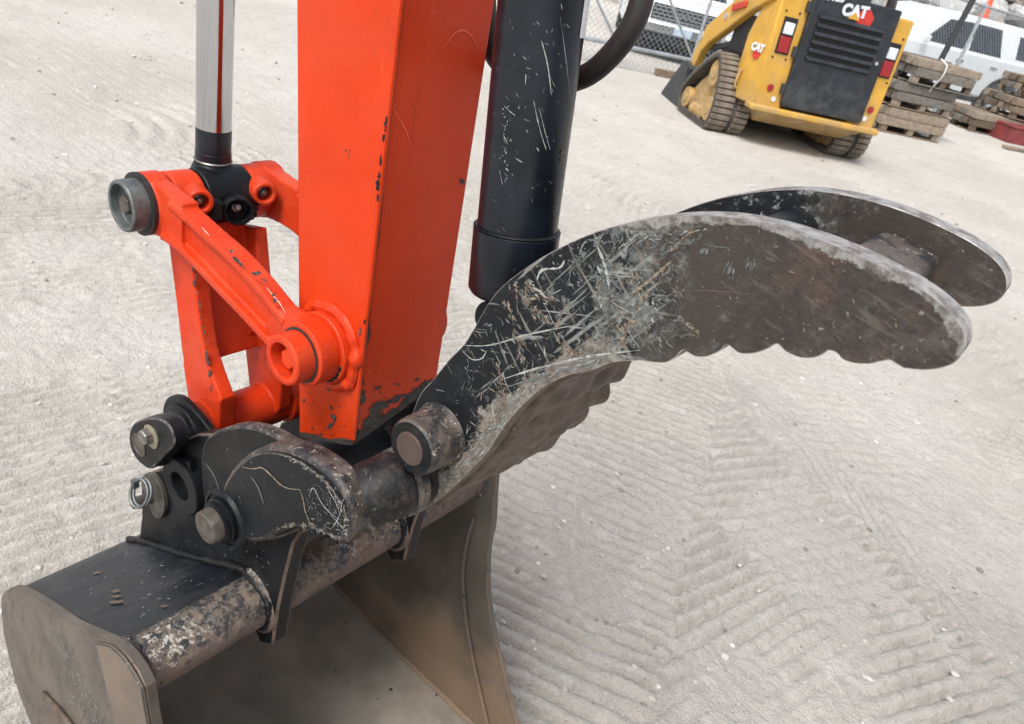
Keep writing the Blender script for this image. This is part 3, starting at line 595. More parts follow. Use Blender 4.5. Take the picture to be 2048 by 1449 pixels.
if lo_f[20][0] < lo_[20][0]: lo_f = [(2 * a[0] - b[0], 2 * a[1] - b[1]) for a, b in zip(lo_, lo_f)]
farp = MB().prism(tout, FY0, FY1, 0, 1).build('cheek_plate', [thumb_inner, brown_steel, worn_edge], thumb, bevel=.006, seg=3, bmat=2)
for ob in (nearp, farp):                        # top edge rubbed bright
    for pg in ob.data.polygons:
        if pg.normal.z > .25 and abs(pg.normal.y) < .5: pg.material_index = 2
# ribbed gripping face between the plates (runs along the lower edge of both cheeks)
gl = XZ([(1262, 722), (1225, 725), (1180, 742), (1135, 752), (1082, 778), (1029, 827), (998, 868), (976, 902), (948, 933), (917, 964), (883, 993), (840, 1024), (802, 1037)], TY0)
gl = smooth_curve(gl, 6); n = len(gl); gin = []
for i, (x, z) in enumerate(gl):
    t = np.array(gl[min(i + 1, n - 1)]) - np.array(gl[max(i - 1, 0)]); t = t / np.linalg.norm(t); nn = np.array((t[1], -t[0])); nn = nn if nn[0] < 0 else -nn
    k = .0025 + .0025 * math.sin(i * .42); gin.append(((x + nn[0] * k), (z + nn[1] * k)))
gp = MB(); NY = 14; vs_ = []; n = len(gl); inl = inward_of(gl, 0, 1); so_ = 1 if inl[n // 2][0] > 0 else -1     # outwards (towards the bucket mouth)
for i, (x, z) in enumerate(gl):
    for j in range(NY + 1):
        t = j / NY; y = TY1 - .001 + (FY1 - TY1) * t; k = -.004 + .010 * t * abs(math.sin(i * .33)) + .0022 * math.sin(j * 1.9) + .0012 * math.sin(i * .9 + j)
        vs_.append((x + inl[i][0] * so_ * k, y, z + inl[i][2] * so_ * k))
gp.add(vs_, [(i * (NY + 1) + j, (i + 1) * (NY + 1) + j, (i + 1) * (NY + 1) + j + 1, i * (NY + 1) + j + 1) for i in range(n - 1) for j in range(NY)])
gpo = gp.build('grip_plate', brown_steel, thumb, smooth=60); sl_ = gpo.modifiers.new('thick', 'SOLIDIFY'); sl_.thickness = .012; sl_.offset = 0
# cross bars
def cbar(a, b, h, mt, nm='cross_bar', y0=TY1 - .002, y1=FY0 + .002, ang=0):
    c = np.array(XZ([a], FY0)[0]); q = MB(); ca, sa = math.cos(ang), math.sin(ang)
    oo = []
    for sx, sz in ((-1, -1), (1, -1), (1, 1), (-1, 1)): oo.append((c[0] + (sx * b * ca - sz * h * sa), c[1] + (sx * b * sa + sz * h * ca)))
    return q.prism(oo, y0, y1).build(nm, mt, thumb, bevel=.008, seg=4)
cbar((1812, 508), .024, .011, kidney_rim, ang=-.1)
c_ = XZ([(1600, 462)], FY0)[0]
q = MB(); q.ycyl((c_[0] - .004, c_[1] - .004), TY1 - .001, FY0 + .001, .021, 36); q.build('cross_tube', black_cast, thumb)
# base lug where the thumb turns: side knob, tube and kidney shaped bracket
KX = (PY(815, 900, -.136)[0], PY(815, 900, -.136)[2])
q = MB(); q.lathe((KX[0], TY0 + .002, KX[1]), (0, -1, 0), [(.0335, 0), (.0305, .006), (.0288, .014), (.0288, .034), (.028, .0385), (.0262, .0405)], 44); kb = q.build('pivot_hub', [kidney_rim], thumb, smooth=30)
q = MB(); q.lathe((KX[0], TY0 - .038, KX[1]), (0, -1, 0), [(.0255, 0), (.0255, .0015), (.0178, .0016), (.0178, .0002)], 40); q.build('hub_face', black_cast, thumb)
q = MB(); q.lathe((KX[0], TY0 - .038, KX[1]), (0, -1, 0), [(.0168, 0), (.0168, .0028), (.016, .0034)], 40); q.build('pivot_pin', mat('brown_pin_end', (.085, .06, .05), .5, .3, var=.15), thumb)
KY0, KY1 = -.165, -.137
z3 = lambda l: [(220 + x / 2.787, 580 + y / 2.787) for x, y in l]
kid = smooth_curve(XZ(z3([(610, 1210), (618, 1120), (650, 1040), (720, 950), (800, 895), (900, 868), (1000, 885), (1100, 930), (1200, 1000), (1280, 1085), (1330, 1180), (1350, 1270), (1345, 1350), (1315, 1400), (1262, 1408), (1200, 1375), (1120, 1342), (1040, 1330), (960, 1345), (905, 1378), (840, 1405), (760, 1400), (680, 1350), (630, 1285)]), KY0), 4, True)
kd = MB().prism(kid, KY0, KY1, 0, 1).build('kidney_bracket', [kidney_face, kidney_rim], thumb, bevel=.006, seg=3, bmat=1)
# raised face inside a rounded rim
cen = np.mean(np.array(kid), 0); inn = smooth_curve(XZ(z3([(742, 985), (765, 948), (830, 912), (920, 905), (1010, 928), (1100, 978), (1190, 1050), (1260, 1130), (1305, 1220), (1322, 1300), (1310, 1362), (1262, 1372), (1190, 1338), (1110, 1308), (1030, 1300), (950, 1318), (890, 1345), (855, 1260), (825, 1160), (775, 1065)]), KY0), 4, True)
MB().prism(inn, KY0 - .0022, KY0 + .004, 0, 1).build('bracket_face', [kidney_face, kidney_rim], thumb, bevel=.0012, seg=2, bmat=1)
tx = XZ([(722, 1000)], KY0)[0]
q = MB(); tpath = [(tx[0] - .012, KY1 - .012, tx[1] - .012), (tx[0] - .002, KY1 + .008, tx[1] - .004), (tx[0], KY1 + .03, tx[1]), (tx[0] + .004, TY0 + .004, tx[1])]
q.tube(smooth_curve(tpath, 6), .033, 32, rr=np.interp(np.arange(19), [0, 8, 12, 18], [.032, .0335, .028, .031])); q.build('bracket_tube', mat('scuffed_tube_black', (.011, .011, .012), .48, .1, var=.3, vs=40, spec=.25, bump=(180, .0009), layers=[(dict(n=30, d=7, r=.75, lo=.50, hi=.62, k=.75), (.06, .048, .041), .55, .2), (dict(n=120, d=5, r=.72, off=(2, 1, 1), lo=.63, hi=.69, k=.8), (.22, .19, .155), .7, 0)]), thumb, smooth=50)
q = MB(); q.lathe((tx[0] + .001, KY1 + .018, tx[1] - .001), (0, 1, 0), [(.030, 0), (.0345, .003), (.0345, .012), (.031, .015)], 36); q.build('bracket_collar', kidney_rim, thumb, smooth=40)
# plate behind the kidney bracket
lob = smooth_curve(XZ([(402, 915), (410, 880), (432, 862), (480, 851), (530, 862), (580, 892), (630, 950), (640, 1010), (600, 1060), (520, 1085), (450, 1075), (412, 1020), (404, 965)], -.1365), 4, True)
MB().prism(lob, -.1365, -.1185, 0, 1).build('pivot_plate', [ear_mat, kidney_rim], thumb, bevel=.004, seg=3, bmat=1)
# arm pin with collar
q = MB(); q.lathe((AP[0], KY0 + .004, AP[1]), (0, -1, 0), [(.041, 0), (.041, .004), (.038, .008), (.034, .008), (.034, .006)], 44); q.build('pin_collar', black_cast, thumb)
q = MB(); q.lathe((AP[0], KY0 - .003, AP[1]), (0, -1, 0), [(.029, 0), (.029, .004), (.026, .005), (.026, .010), (.0225, .011)], 40); q.build('snap_ring', black_cast, thumb)
q = MB(); q.lathe((AP[0], .15, AP[1]), (0, -1, 0), [(.0215, 0), (.0215, .15 - KY0 + .022), (.0205, .15 - KY0 + .0265), (.0185, .15 - KY0 + .028)], 40); q.build('arm_pin', old_steel, thumb)
# scratches on the near cheek plate
mk = MB(); sf = s_plane((0, TY0, 0), (0, -1, 0))
from itertools import product
def inside(u, v, poly=None):
    poly = PPX; c = False; n = len(poly)
    for i in range(n):
        (x1, y1), (x2, y2) = poly[i], poly[i - 1]
        if (y1 > v) != (y2 > v) and u < (x2 - x1) * (v - y1) / (y2 - y1) + x1: c = not c
    return c
PPX = [(u, v) for u, v in upper + scal + lower]
cx_, cy_ = np.mean(PPX, 0)
PPX = [(u + (6 if u < 1000 else 0), v + 6 if v < 600 else v - 7) for u, v in PPX]
def scratch(pts, w_, mi):
    pts = [q for q in pts]
    if all(inside(*q) for q in pts): stroke(mk, sf, pts, w_, mi)
for (pts, w_, mi) in [([(1022, 565), (1045, 590), (1065, 615), (1090, 640)], .008, 1), ([(1010, 600), (1030, 650), (1040, 690), (1048, 720)], .006, 1), ([(1000, 790), (1003, 760), (998, 730)], .004, 3), ([(1118, 665), (1130, 690), (1150, 710)], .007, 3),
                      ([(1050, 560), (1070, 580), (1095, 600)], .005, 0), ([(1100, 590), (1120, 620), (1118, 650)], .003, 1), ([(925, 690), (980, 690), (1060, 668), (1150, 650)], .0012, 0), ([(1000, 760), (1080, 735), (1180, 712), (1280, 700)], .0016, 0), ([(1010, 775), (1090, 750), (1190, 725)], .0014, 2),
                      ([(925, 700), (945, 718), (965, 716), (975, 700)], .0012, 0), ([(1240, 690), (1265, 640), (1285, 600)], .004, 1), ([(1190, 480), (1210, 530), (1220, 580)], .0022, 0), ([(1290, 640), (1260, 640), (1230, 610)], .0016, 1), ([(1340, 505), (1372, 470), (1390, 450)], .003, 3), ([(1260, 590), (1300, 560), (1345, 520)], .002, 1), ([(985, 800), (990, 840), (1010, 860)], .0012, 0),
                      ([(960, 855), (975, 848), (985, 845)], .008, 1), ([(1075, 560), (1085, 540), (1120, 535), (1130, 520)], .002, 0), ([(990, 660), (1005, 700), (1020, 740)], .0022, 2), ([(1380, 580), (1440, 582), (1520, 590)], .0007, 3)]:
    cv = smooth_curve(pts, 8)
    if w_ < .0025: stroke(mk, sf, cv, w_, mi, jit=.6); continue
    for i in range(int(34 * w_ / .005)):
        k = random.randrange(len(cv) - 1); an = math.atan2(cv[k + 1][1] - cv[k][1], cv[k + 1][0] - cv[k][0]) + random.gauss(0, .25); o_ = random.gauss(0, w_ * 560)
        stroke(mk, sf, wander(cv[k][0] - math.sin(an) * o_, cv[k][1] + math.cos(an) * o_, random.uniform(5, 17), an, 5, .3), random.uniform(.0005, .0022), random.choice((mi, mi, 3, 2, 1)), jit=.7)
for i in range(78):                            # scuffs: groups of near parallel marks
    u = random.gauss(1195, 95); v = random.gauss(600, 80); an = random.choice((random.gauss(1.05, .2), random.gauss(1.05, .2), random.gauss(-.55, .25), random.gauss(1.9, .25))); mi = random.choice((0, 2, 2, 2, 1, 1, 3)); sp_ = random.uniform(3, 13)
    for j in range(random.randrange(4, 16)):
        scratch(wander(u + random.gauss(0, sp_), v + random.gauss(0, sp_), random.uniform(3, 16), an + random.gauss(0, .12), 4, .18), random.choice((.0003, .0004, .0006, .0009, .0014)), mi if random.random() < .7 else 2)
for i in range(60):
    u = random.gauss(1190, 100); v = random.gauss(600, 85); an = random.choice((random.gauss(1.0, .35), random.gauss(-.5, .3), random.uniform(0, 3.14)))
    scratch(wander(u, v, random.choice((20, 35, 60)), an, 6, .2), random.choice((.0003, .0004, .0006)), random.choice((0, 2, 2)))
for i in range(260):
    u = random.uniform(930, 1110); v = random.uniform(600, 980)
    scratch(wander(u, v, random.uniform(4, 22), random.gauss(1.2, .5), 3, .3), random.choice((.0004, .0006, .0009)), random.choice((0, 2, 2, 1)))
ins = inward_of(lo_, 0, 1); sg_ = 1 if ins[20][0] < 0 else -1
wear_lo = fade_mat('scraped_lower_edge', (.22, .205, .18), (.10, .082, .066), 75); wear_hi = fade_mat('scraped_upper_edge', (.24, .235, .225), (.10, .085, .074), 120)
edge = lo_[2:-14]; band('edge_wear', [(x, TY0, z) for x, z in edge], [(0, -1, 0)] * len(edge), [(v_[0] * sg_, 0, v_[2] * sg_) for v_ in inward_of(edge, 0, 1)], .034, wear_lo, thumb)
edge = up[34:-14]; iu = inward_of(edge, 0, 1); su = 1 if iu[20][2] < 0 else -1; band('edge_wear', [(x, TY0, z) for x, z in edge], [(0, -1, 0)] * len(edge), [(v_[0] * su, 0, v_[2] * su) for v_ in iu], .0085, wear_hi, thumb)
for i in range(900):                            # fine scuffing along the lower edge
    k = random.uniform(1, len(lower) - 4); j = int(k); f_ = k - j; u = lower[j][0] * (1 - f_) + lower[j + 1][0] * f_; v = lower[j][1] * (1 - f_) + lower[j + 1][1] * f_
    an = math.atan2(lower[j + 1][1] - lower[j][1], lower[j + 1][0] - lower[j][0]) + random.gauss(0, .35); q_ = abs(random.gauss(0, 18)) + 2
    scratch(wander(u - q_ * .75, v - q_ * .7, random.uniform(5, 22), an, 4, .25), random.choice((.0003, .0004, .0006, .0009)), random.choice((2, 1, 2, 0, 3)))
for i in range(110): scratch(wander(random.uniform(1400, 1880), random.uniform(450, 720), random.uniform(3, 14), random.gauss(.9, .4), 2), random.choice((.0004, .0007)), random.choice((1, 3, 2)))
for i in range(160): scratch(wander(random.uniform(1100, 1420), 470 + random.gauss(0, 22), random.uniform(4, 16), random.gauss(-.3, .5), 3), random.choice((.0005, .0009)), random.choice((2, 2, 0, 2)))
mk.build('scratch_marks', [scr_pale, scr_tan, scr_grey, scr_rust], thumb, weld=False)['kind'] = 'stuff'
mk = MB(); sf = s_plane((0, KY0 - .0022, 0), (0, -1, 0))
for (pts, w_, mi) in [(z3([(740, 985), (800, 995), (850, 990), (900, 1030), (950, 1080), (1000, 1105), (1060, 1110)]), .0022, 1), (z3([(1060, 1110), (1080, 1170), (1090, 1230), (1110, 1280), (1130, 1330)]), .002, 1), (z3([(1120, 1130), (1130, 1105), (1145, 1110), (1180, 1180), (1230, 1240), (1290, 1280)]), .0012, 0), (z3([(1210, 1070), (1230, 1130), (1260, 1180), (1280, 1240)]), .0012, 0), (z3([(790, 1040), (830, 1100), (860, 1190)]), .0022, 2), (z3([(1230, 1250), (1280, 1300), (1310, 1340)]), .001, 0), (z3([(1300, 1170), (1280, 1260), (1240, 1330)]), .0008, 0), (z3([(530, 960), (580, 1030), (610, 1110)]), .002, 2)]: stroke(mk, sf, smooth_curve(pts, 5), w_, mi)
for i in range(120):
    u, v = z3([(random.uniform(1100, 1320), random.uniform(1080, 1360))])[0]; stroke(mk, sf, wander(u, v, random.uniform(3, 12), random.gauss(1.0, .6), 3), random.choice((.0004, .0007)), random.choice((0, 1, 2)))
for i in range(200):
    j = random.randrange(4, 15); k = random.random(); l3 = z3([(742, 985), (765, 948), (830, 912), (920, 905), (1010, 928), (1100, 978), (1190, 1050), (1260, 1130), (1305, 1220), (1322, 1300), (1310, 1362), (1262, 1372), (1190, 1338), (1110, 1308), (1030, 1300), (950, 1318), (890, 1345)])
    u = l3[j][0] * (1 - k) + l3[j + 1][0] * k; v = l3[j][1] * (1 - k) + l3[j + 1][1] * k; stroke(mk, sf, wander(u + random.gauss(0, 2.5), v + random.gauss(0, 2.5), random.uniform(3, 9), random.uniform(0, 3), 3), random.choice((.0004, .0007, .0011)), random.choice((1, 1, 0, 2)))
mk.build('scratch_marks', [scr_pale, scr_tan, scr_grey], thumb, weld=False)['kind'] = 'stuff'

# --- bucket
BY0, BY1 = -.297, .305; TB = (-.062, .668); TR = .0355
prof = smooth_curve([(-.074, .7015), (-.22, .6165), (-.353, .540), (-.418, .488), (-.452, .430), (-.466, .345), (-.448, .235), (-.39, .16), (-.30, .125), (-.16, .112), (.02, .112), (.24, .118)], 6)
n = len(prof); inner = []
for i, p in enumerate(prof):
    t = np.array(prof[min(i + 1, n - 1)]) - np.array(prof[max(i - 1, 0)]); t /= np.linalg.norm(t); inner.append((p[0] + t[1] * -.010, p[1] + t[0] * .010))
mid = np.array((-.2, .38)); inner = [((p[0] + (.010 * (mid[0] - p[0]) / np.hypot(*(mid - p)))), (p[1] + (.010 * (mid[1] - p[1]) / np.hypot(*(mid - p))))) for p in prof]
sh = MB(); k = len(prof)
for y in (BY0 + .006, BY1 - .006): sh.add([(x, y, z) for x, z in prof] + [(x, y, z) for x, z in inner], [(i, i + 1, k + i + 1, k + i) for i in range(k - 1)])
sh.add([(x, y, z) for y in (BY0 + .006, BY1 - .006) for x, z in prof], [(i, i + 1, k + i + 1, k + i) for i in range(k - 1)], 0)
sh.add([(x, y, z) for y in (BY0 + .006, BY1 - .006) for x, z in inner], [(i, i + 1, k + i + 1, k + i) for i in range(k - 1)], 1)
sh.add([(p[0], y, p[1]) for y in (BY0 + .006, BY1 - .006) for p in (prof[0], inner[0])], [(0, 1, 3, 2)]); sh.add([(p[0], y, p[1]) for y in (BY0 + .006, BY1 - .006) for p in (prof[-1], inner[-1])], [(0, 1, 3, 2)])
bucket = sh.build('bucket', [bucket_top, bucket_in], EX, smooth=50)
bucket['label'] = 'black digging bucket with flaking tube lip and dusty inside'
q = MB(); q.lathe((TB[0], BY0 + .004, TB[1]), (0, 1, 0), [(TR, 0), (TR, BY1 - BY0 - .008)], 56); q.build('lip_tube', tube_mat, bucket, smooth=40)
front = [(-.012, .70), (-.006, .665), (.008, .60), (.012, .545), (.033, .461), (.067, .384), (.115, .302), (.172, .213), (.235, .128), (.245, .108)]
topo = [(-.464, .40), (-.452, .447), (-.425, .487), (-.385, .527), (-.30, .578), (-.20, .628), (-.125, .676), (-.085, .702), (-.055, .714), (-.028, .712)]
back = [(.245, .108), (.02, .104), (-.16, .104), (-.305, .117), (-.398, .153), (-.455, .23), (-.472, .345)]
so = smooth_curve(topo, 4) + smooth_curve(front, 4) + smooth_curve(back, 4)
MB().prism(so, BY0 - .007, BY0 + .006).build('side_plate', [bucket_side, brown_steel], bucket, bevel=.003, seg=2, bmat=1)
MB().prism(so, BY1 - .006, BY1 + .007, 0).build('side_plate', [bucket_in2, brown_steel], bucket, bevel=.003, seg=2, bmat=1)
wp = smooth_curve([(-.118, .672), (-.085, .700), (-.055, .711), (-.03, .708)], 4) + smooth_curve(front, 4) + smooth_curve([(.17, .112), (.10, .20), (.04, .30), (-.03, .42), (-.08, .54), (-.105, .63)], 4)
MB().prism(wp, BY0 - .0115, BY0 - .0068).build('wear_plate', [mat('wear_plate_brown', (.15, .115, .088), .55, .15, var=.2, vs=10, bump=(240, .0004)), weld_mat], bucket, bevel=.0025, seg=3, bmat=1)
# second round wear pad low on the cheek
pad = smooth_curve(XZ([(85, 1385), (110, 1400), (150, 1449), (190, 1520), (200, 1600), (150, 1640), (110, 1560), (88, 1470)], BY0 - .007), 4, True)
MB().prism(pad, BY0 - .0145, BY0 - .0068).build('wear_pad', brown_steel, bucket, bevel=.003)
mk = MB(); sf = s_plane((0, BY0 - .0074, 0), (0, -1, 0))
for i in range(260):                            # grey scuffed strip on the near cheek
    t = random.random(); u = 105 + 95 * t + random.gauss(0, 4 + 5 * t) * (1 + t); v = 1255 + 200 * t + random.gauss(0, 6)
    stroke(mk, sf, wander(u, v, random.uniform(4, 14), random.gauss(1.1, .35), 3), random.choice((.0004, .0007, .0011)), random.choice((0, 2, 2, 1)))
mk.build('scratch_marks', [scr_pale, scr_tan, scr_grey], bucket, weld=False)['kind'] = 'stuff'
mk = MB(); tn = nv((-.578, 0, 1)); tsurf = s_plane((-.22, 0, .6165), tn)
for i in range(170):
    u, v = random.uniform(90, 430), random.uniform(1105, 1265); p_, _ = tsurf(u, v)
    if -.34 < p_[0] < -.11 and -.28 < p_[1] < -.15: stroke(mk, tsurf, wander(u, v, random.uniform(1.5, 9), random.gauss(-.35, .25), 3), random.uniform(.0006, .0016), random.choice((0, 0, 2, 1)), lift=.002)
for (u, v, a_, b_) in ((235, 1195, 11, 3), (237, 1206, 13, 3), (232, 1185, 7, 2.5), (195, 1148, 9, 3), (330, 1215, 10, 2)): chip(mk, tsurf, u, v, a_, b_, -.12, 3, lift=.002)
es = s_plane((0, -.1312, 0), (0, -1, 0))
for i in range(150):
    u, v = random.uniform(310, 540), random.uniform(1075, 1250)
    if v < 1110 + (u - 290) * .45: stroke(mk, es, wander(u, v, random.uniform(1, 7), random.gauss(.9, .5), 2), random.uniform(.0005, .0014), random.choice((0, 2, 1)))
mk.build('scratch_marks', [scr_pale, scr_tan, scr_grey, scr_rust], bucket, weld=False)['kind'] = 'stuff'
# ears
EB = XZ(z3([(0, 0)]), -.13)
ear_px = [(266, 1101), (279, 1068), (283, 1030), (282, 975), (288, 952), (303, 943), (330, 935), (345, 915), (352, 895), (365, 880), (395, 868), (440, 868), (500, 872), (560, 890), (602, 950), (608, 1066), (600, 1068), (585, 1090), (570, 1150), (556, 1215), (549, 1260), (545, 1291), (520, 1285), (500, 1240), (470, 1195), (440, 1170), (350, 1125)]
EO = XZ(ear_px, -.131)
hc = XZ([(377, 966)], -.131)[0]; hole = [(hc[0] + 0.0205 * math.cos(a), hc[1] + .0205 * math.sin(a)) for a in np.linspace(0, 2 * math.pi, 28, endpoint=False)]
for (a, b) in ((-.131, -.108), (.108, .131)):
    MB().holed(EO, hole, a, b).build('ear', [ear_mat, brown_steel], bucket, bevel=.003, seg=2, bmat=1)
    s_ = -1 if a < 0 else 1; oy = a if a < 0 else b
    q = MB(); q.lathe((hc[0], oy - s_ * .001, hc[1]), (0, s_, 0), [(.043, 0), (.043, .013), (.041, .0145), (.0225, .0145), (.0205, .013), (.0205, -.018)], 40, closed=False); q.build('ear_boss', ear_mat, bucket, smooth=30)
    # hub, guard flange and pin end of the link pin
    q = MB(); q.lathe((HP[0], s_ * .100, HP[1]), (0, s_, 0), [(.043, 0), (.043, .010), (.032, .011), (.030, .030), (.033, .031), (.033, .052)], 40)
    q.prism([(HP[0] + .005, HP[1] - .02), (HP[0] + .07, HP[1] + .012), (HP[0] + .085, HP[1] - .03), (hc[0] + .03, hc[1] + .03), (hc[0] - .01, hc[1] + .03)], s_ * .106, s_ * .140)
    q.build('pin_hub', black_cast, bucket, remesh=.002, sm=6)
    gf = smooth_curve([(HP[0] - .052, HP[1] - .01), (HP[0] - .045, HP[1] + .03), (HP[0] - .012, HP[1] + .054), (HP[0] + .03, HP[1] + .052), (HP[0] + .075, HP[1] + .04), (HP[0] + .115, HP[1] + .03), (HP[0] + .11, HP[1] - .01), (HP[0] + .05, HP[1] - .03), (HP[0], HP[1] - .045)], 4, True)
    MB().prism(gf, s_ * .097, s_ * .1065).build('guard_flange', black_cast, bucket, bevel=.002)
    kc = smooth_curve(XZ([(258, 868), (266, 848), (285, 838), (312, 836), (334, 848), (346, 872), (346, 893), (325, 915), (302, 938), (285, 931), (270, 915), (260, 893)], -.172), 3, True)
    q = MB(); q.prism(kc, s_ * .151, s_ * .172); q.build('pin_keeper', [ear_mat, kidney_rim], bucket, bevel=.0025, seg=3, bmat=1)
    bc_ = XZ([(304, 873)], -.172)[0]
    q = MB(); q.lathe((bc_[0], s_ * .171, bc_[1]), (0, s_, 0), [(.0165, 0), (.0165, .003), (.0155, .0036)], 32); q.build('washer', mat('washer_zinc', (.30, .28, .20), .45, .6, var=.2, vs=90) if a < 0 else MATS['washer_zinc'], bucket)
    q = MB(); q.hexa((bc_[0] - .002, s_ * .1735, bc_[1] + .001), (0, s_, 0), .0115, .011); q.build('bolt_head', steel, bucket, bevel=.0008)
    if a < 0:
        oc = XZ([(278, 890)], -.172)[0]; q = MB(); q.lathe((oc[0], -.1715, oc[1]), (0, -1, 0), [(.0165, 0), (.0165, .0015), (.014, .0018), (.013, .0006)], 32); q.build('pin_end', old_steel, bucket)
        # stop pin with washer tab and ring clip
        pc = PY(312, 992, -.131); q = MB(); q.prism(smooth_curve(XZ([(285, 955), (300, 945), (318, 962), (328, 990), (331, 1020), (322, 1037), (308, 1030), (298, 1005), (287, 980)], -.136), 3, True), -.138, -.131); q.build('tab_washer', old_steel, bucket, bevel=.001)
        q = MB(); q.cyl(pc + (0, .004, 0), pc + (-.004, -.034, 0), .0085, n=20); q.build('stop_pin', old_steel, bucket, bevel=.001)
        rc = PY(285, 985, -.16); q = MB(); q.tube([tuple(rc + np.array((.0155 * math.cos(t), .010 * math.sin(t), .014 * math.sin(t) - .006 * math.cos(t)))) for t in np.linspace(0, 2 * math.pi, 30, endpoint=False)], .0021, 8, closed=True)
        q.tube([tuple(rc + np.array((.0155 * math.cos(t) - .001, .010 * math.sin(t) - .0045, .014 * math.sin(t) - .007 * math.cos(t)))) for t in np.linspace(0, 2 * math.pi, 30, endpoint=False)], .0021, 8, closed=True)
        q.box(rc + (-.021, -.006, .0), rc + (-.012, .002, .012)); q.build('ring_clip', zinc, bucket)
    # weld bead at the foot of the ear
    for yb in ((a - .003, b + .003)):
        pth = [(x, yb + .0008 * math.sin(i * 2.3), z + .001) for i, (x, z) in enumerate(smooth_curve([(-.395, .513), (-.353, .543), (-.22, .621), (-.105, .695), (-.075, .705), (-.035, .695), (-.026, .67), (-.035, .64), (-.06, .63)], 7))]
        q = MB(); q.tube(pth, .005, 10, rr=[.0048 + .0006 * math.sin(i * 1.9) + .0004 * math.sin(i * .7) for i in range(len(pth))]); q.build('weld_bead', ear_mat, bucket)
    q = MB(); q.prism(smooth_curve([(TB[0] - .02, TB[1] + .045), (TB[0] + .02, TB[1] + .043), (TB[0] + .043, TB[1] + .012), (TB[0] + .043, TB[1] - .02), (TB[0] + .02, TB[1] - .047), (TB[0] - .012, TB[1] - .044), (TB[0] - .03, TB[1] - .01)], 4, True), a - .004, b + .004).build('ear_foot', tube_mat, bucket, bevel=.006, seg=3)
# seam welds inside and at the tube ends
for y, s_ in ((BY0 + .008, 1), (BY1 - .008, -1)):
    pth = [(x, y + .001 * math.sin(i * 2.1), z) for i, (x, z) in enumerate(inner[8:])]; q = MB(); q.tube(pth, .007, 10, rr=[.0075 + .0008 * math.sin(i * 1.7) for i in range(len(pth))]); q.build('weld_bead', bucket_in2, bucket)
    q = MB(); q.tube([(TB[0] + TR * math.cos(t), y - s_ * .001, TB[1] + TR * math.sin(t)) for t in np.linspace(-1.9, 2.6, 40)], .006, 8, rr=[.006 + .001 * math.sin(i * 1.3) for i in range(40)]); q.build('weld_bead', weld_mat, bucket)
pth = smooth_curve([tuple(PY(u, v, BY1 - .012)) for u, v in ((948, 1035), (935, 1080), (926, 1140), (928, 1200), (935, 1260), (950, 1340), (975, 1449))], 5); q = MB(); q.tube(pth, .004, 8); q.build('inner_seam', bucket_in2, bucket)
for i in range(5):
    y = BY0 + .05 + i * (BY1 - BY0 - .10) / 4; q = MB(); q.prism([(.19, .132), (.27, .130), (.37, .112), (.37, .106), (.27, .100), (.19, .100)], y - .028, y + .028); q.build('tooth', brown_steel, bucket, bevel=.004)

for (cx0, cz0, yy0, rr0, nn0) in ((TP[0], TP[1], -.0765, .0385, 9), (TP[0], TP[1], -.035, .038, 8), (TP[0], TP[1], .036, .038, 8), (BP[0], BP[1], -.0785, .036, 9), (HP[0], HP[1], -.079, .036, 8)):
    q = MB()
    for i in range(nn0 * 3):
        a = random.uniform(-2.6, .3); r_ = random.uniform(.0012, .0038); c0 = (cx0 + rr0 * math.cos(a), yy0 + random.gauss(0, .0012), cz0 + rr0 * math.sin(a))
        q.add([(c0[0] + v_.x * r_ * 1.3, c0[1] + v_.y * r_, c0[2] + v_.z * r_ * 1.3) for v_ in iv], ifc)
    stuff(q.build('grease_smear', black_cast, EX, weld=False, smooth=60))
# --- unseen boom, house and undercarriage, added to shade the arm and give its reflections
bo_ = smooth_curve([(-.18, 2.22), (.35, 2.62), (1.0, 2.62), (1.6, 2.25), (2.1, 1.55), (2.45, .95)], 5); bu_ = smooth_curve([(-.16, 2.42), (.35, 2.86), (1.05, 2.88), (1.78, 2.45), (2.32, 1.68), (2.62, 1.05)], 5)
MB().prism(bo_ + bu_[::-1], -.08, .08).build('boom', orange, EX, bevel=.006)
MB().box((2.25, -.12, .62), (2.75, .12, 1.1)).build('swing_post', cast_orange, EX, bevel=.02)
MB().prism([(2.6, .62), (2.6, .98), (2.85, 1.05), (3.2, 1.25), (3.9, 1.3), (4.1, .95), (4.05, .62)], -.72, .72).build('house', orange, EX, bevel=.04, seg=3)
cab_ = MB().box((2.72, -.70, 1.0), (2.80, -.62, 2.35)).box((2.72, .22, 1.0), (2.80, .30, 2.35)).box((3.72, -.70, 1.25), (3.80, -.62, 2.35)).box((3.72, .22, 1.25), (3.80, .30, 2.35)).box((2.66, -.74, 2.35), (3.86, .34, 2.45)).build('cab_frame', black_cast, EX, bevel=.015)
MB().box((3.2, -.45, 1.28), (3.7, .05, 1.75)).build('seat', rubber, cab_, bevel=.06, seg=3)
for y0_, y1_ in ((-.78, -.46), (.46, .78)): MB().prism(smooth_curve([(2.2, .25), (2.3, .08), (2.5, .0), (4.0, .0), (4.2, .08), (4.3, .25), (4.2, .42), (4.0, .5), (2.5, .5), (2.3, .42)], 4, True), y0_, y1_).build('crawler_track', rubber, EX, bevel=.02)
MB().box((2.7, -.5, .28), (3.9, .5, .62)).build('undercarriage', black_cast, EX, bevel=.02)
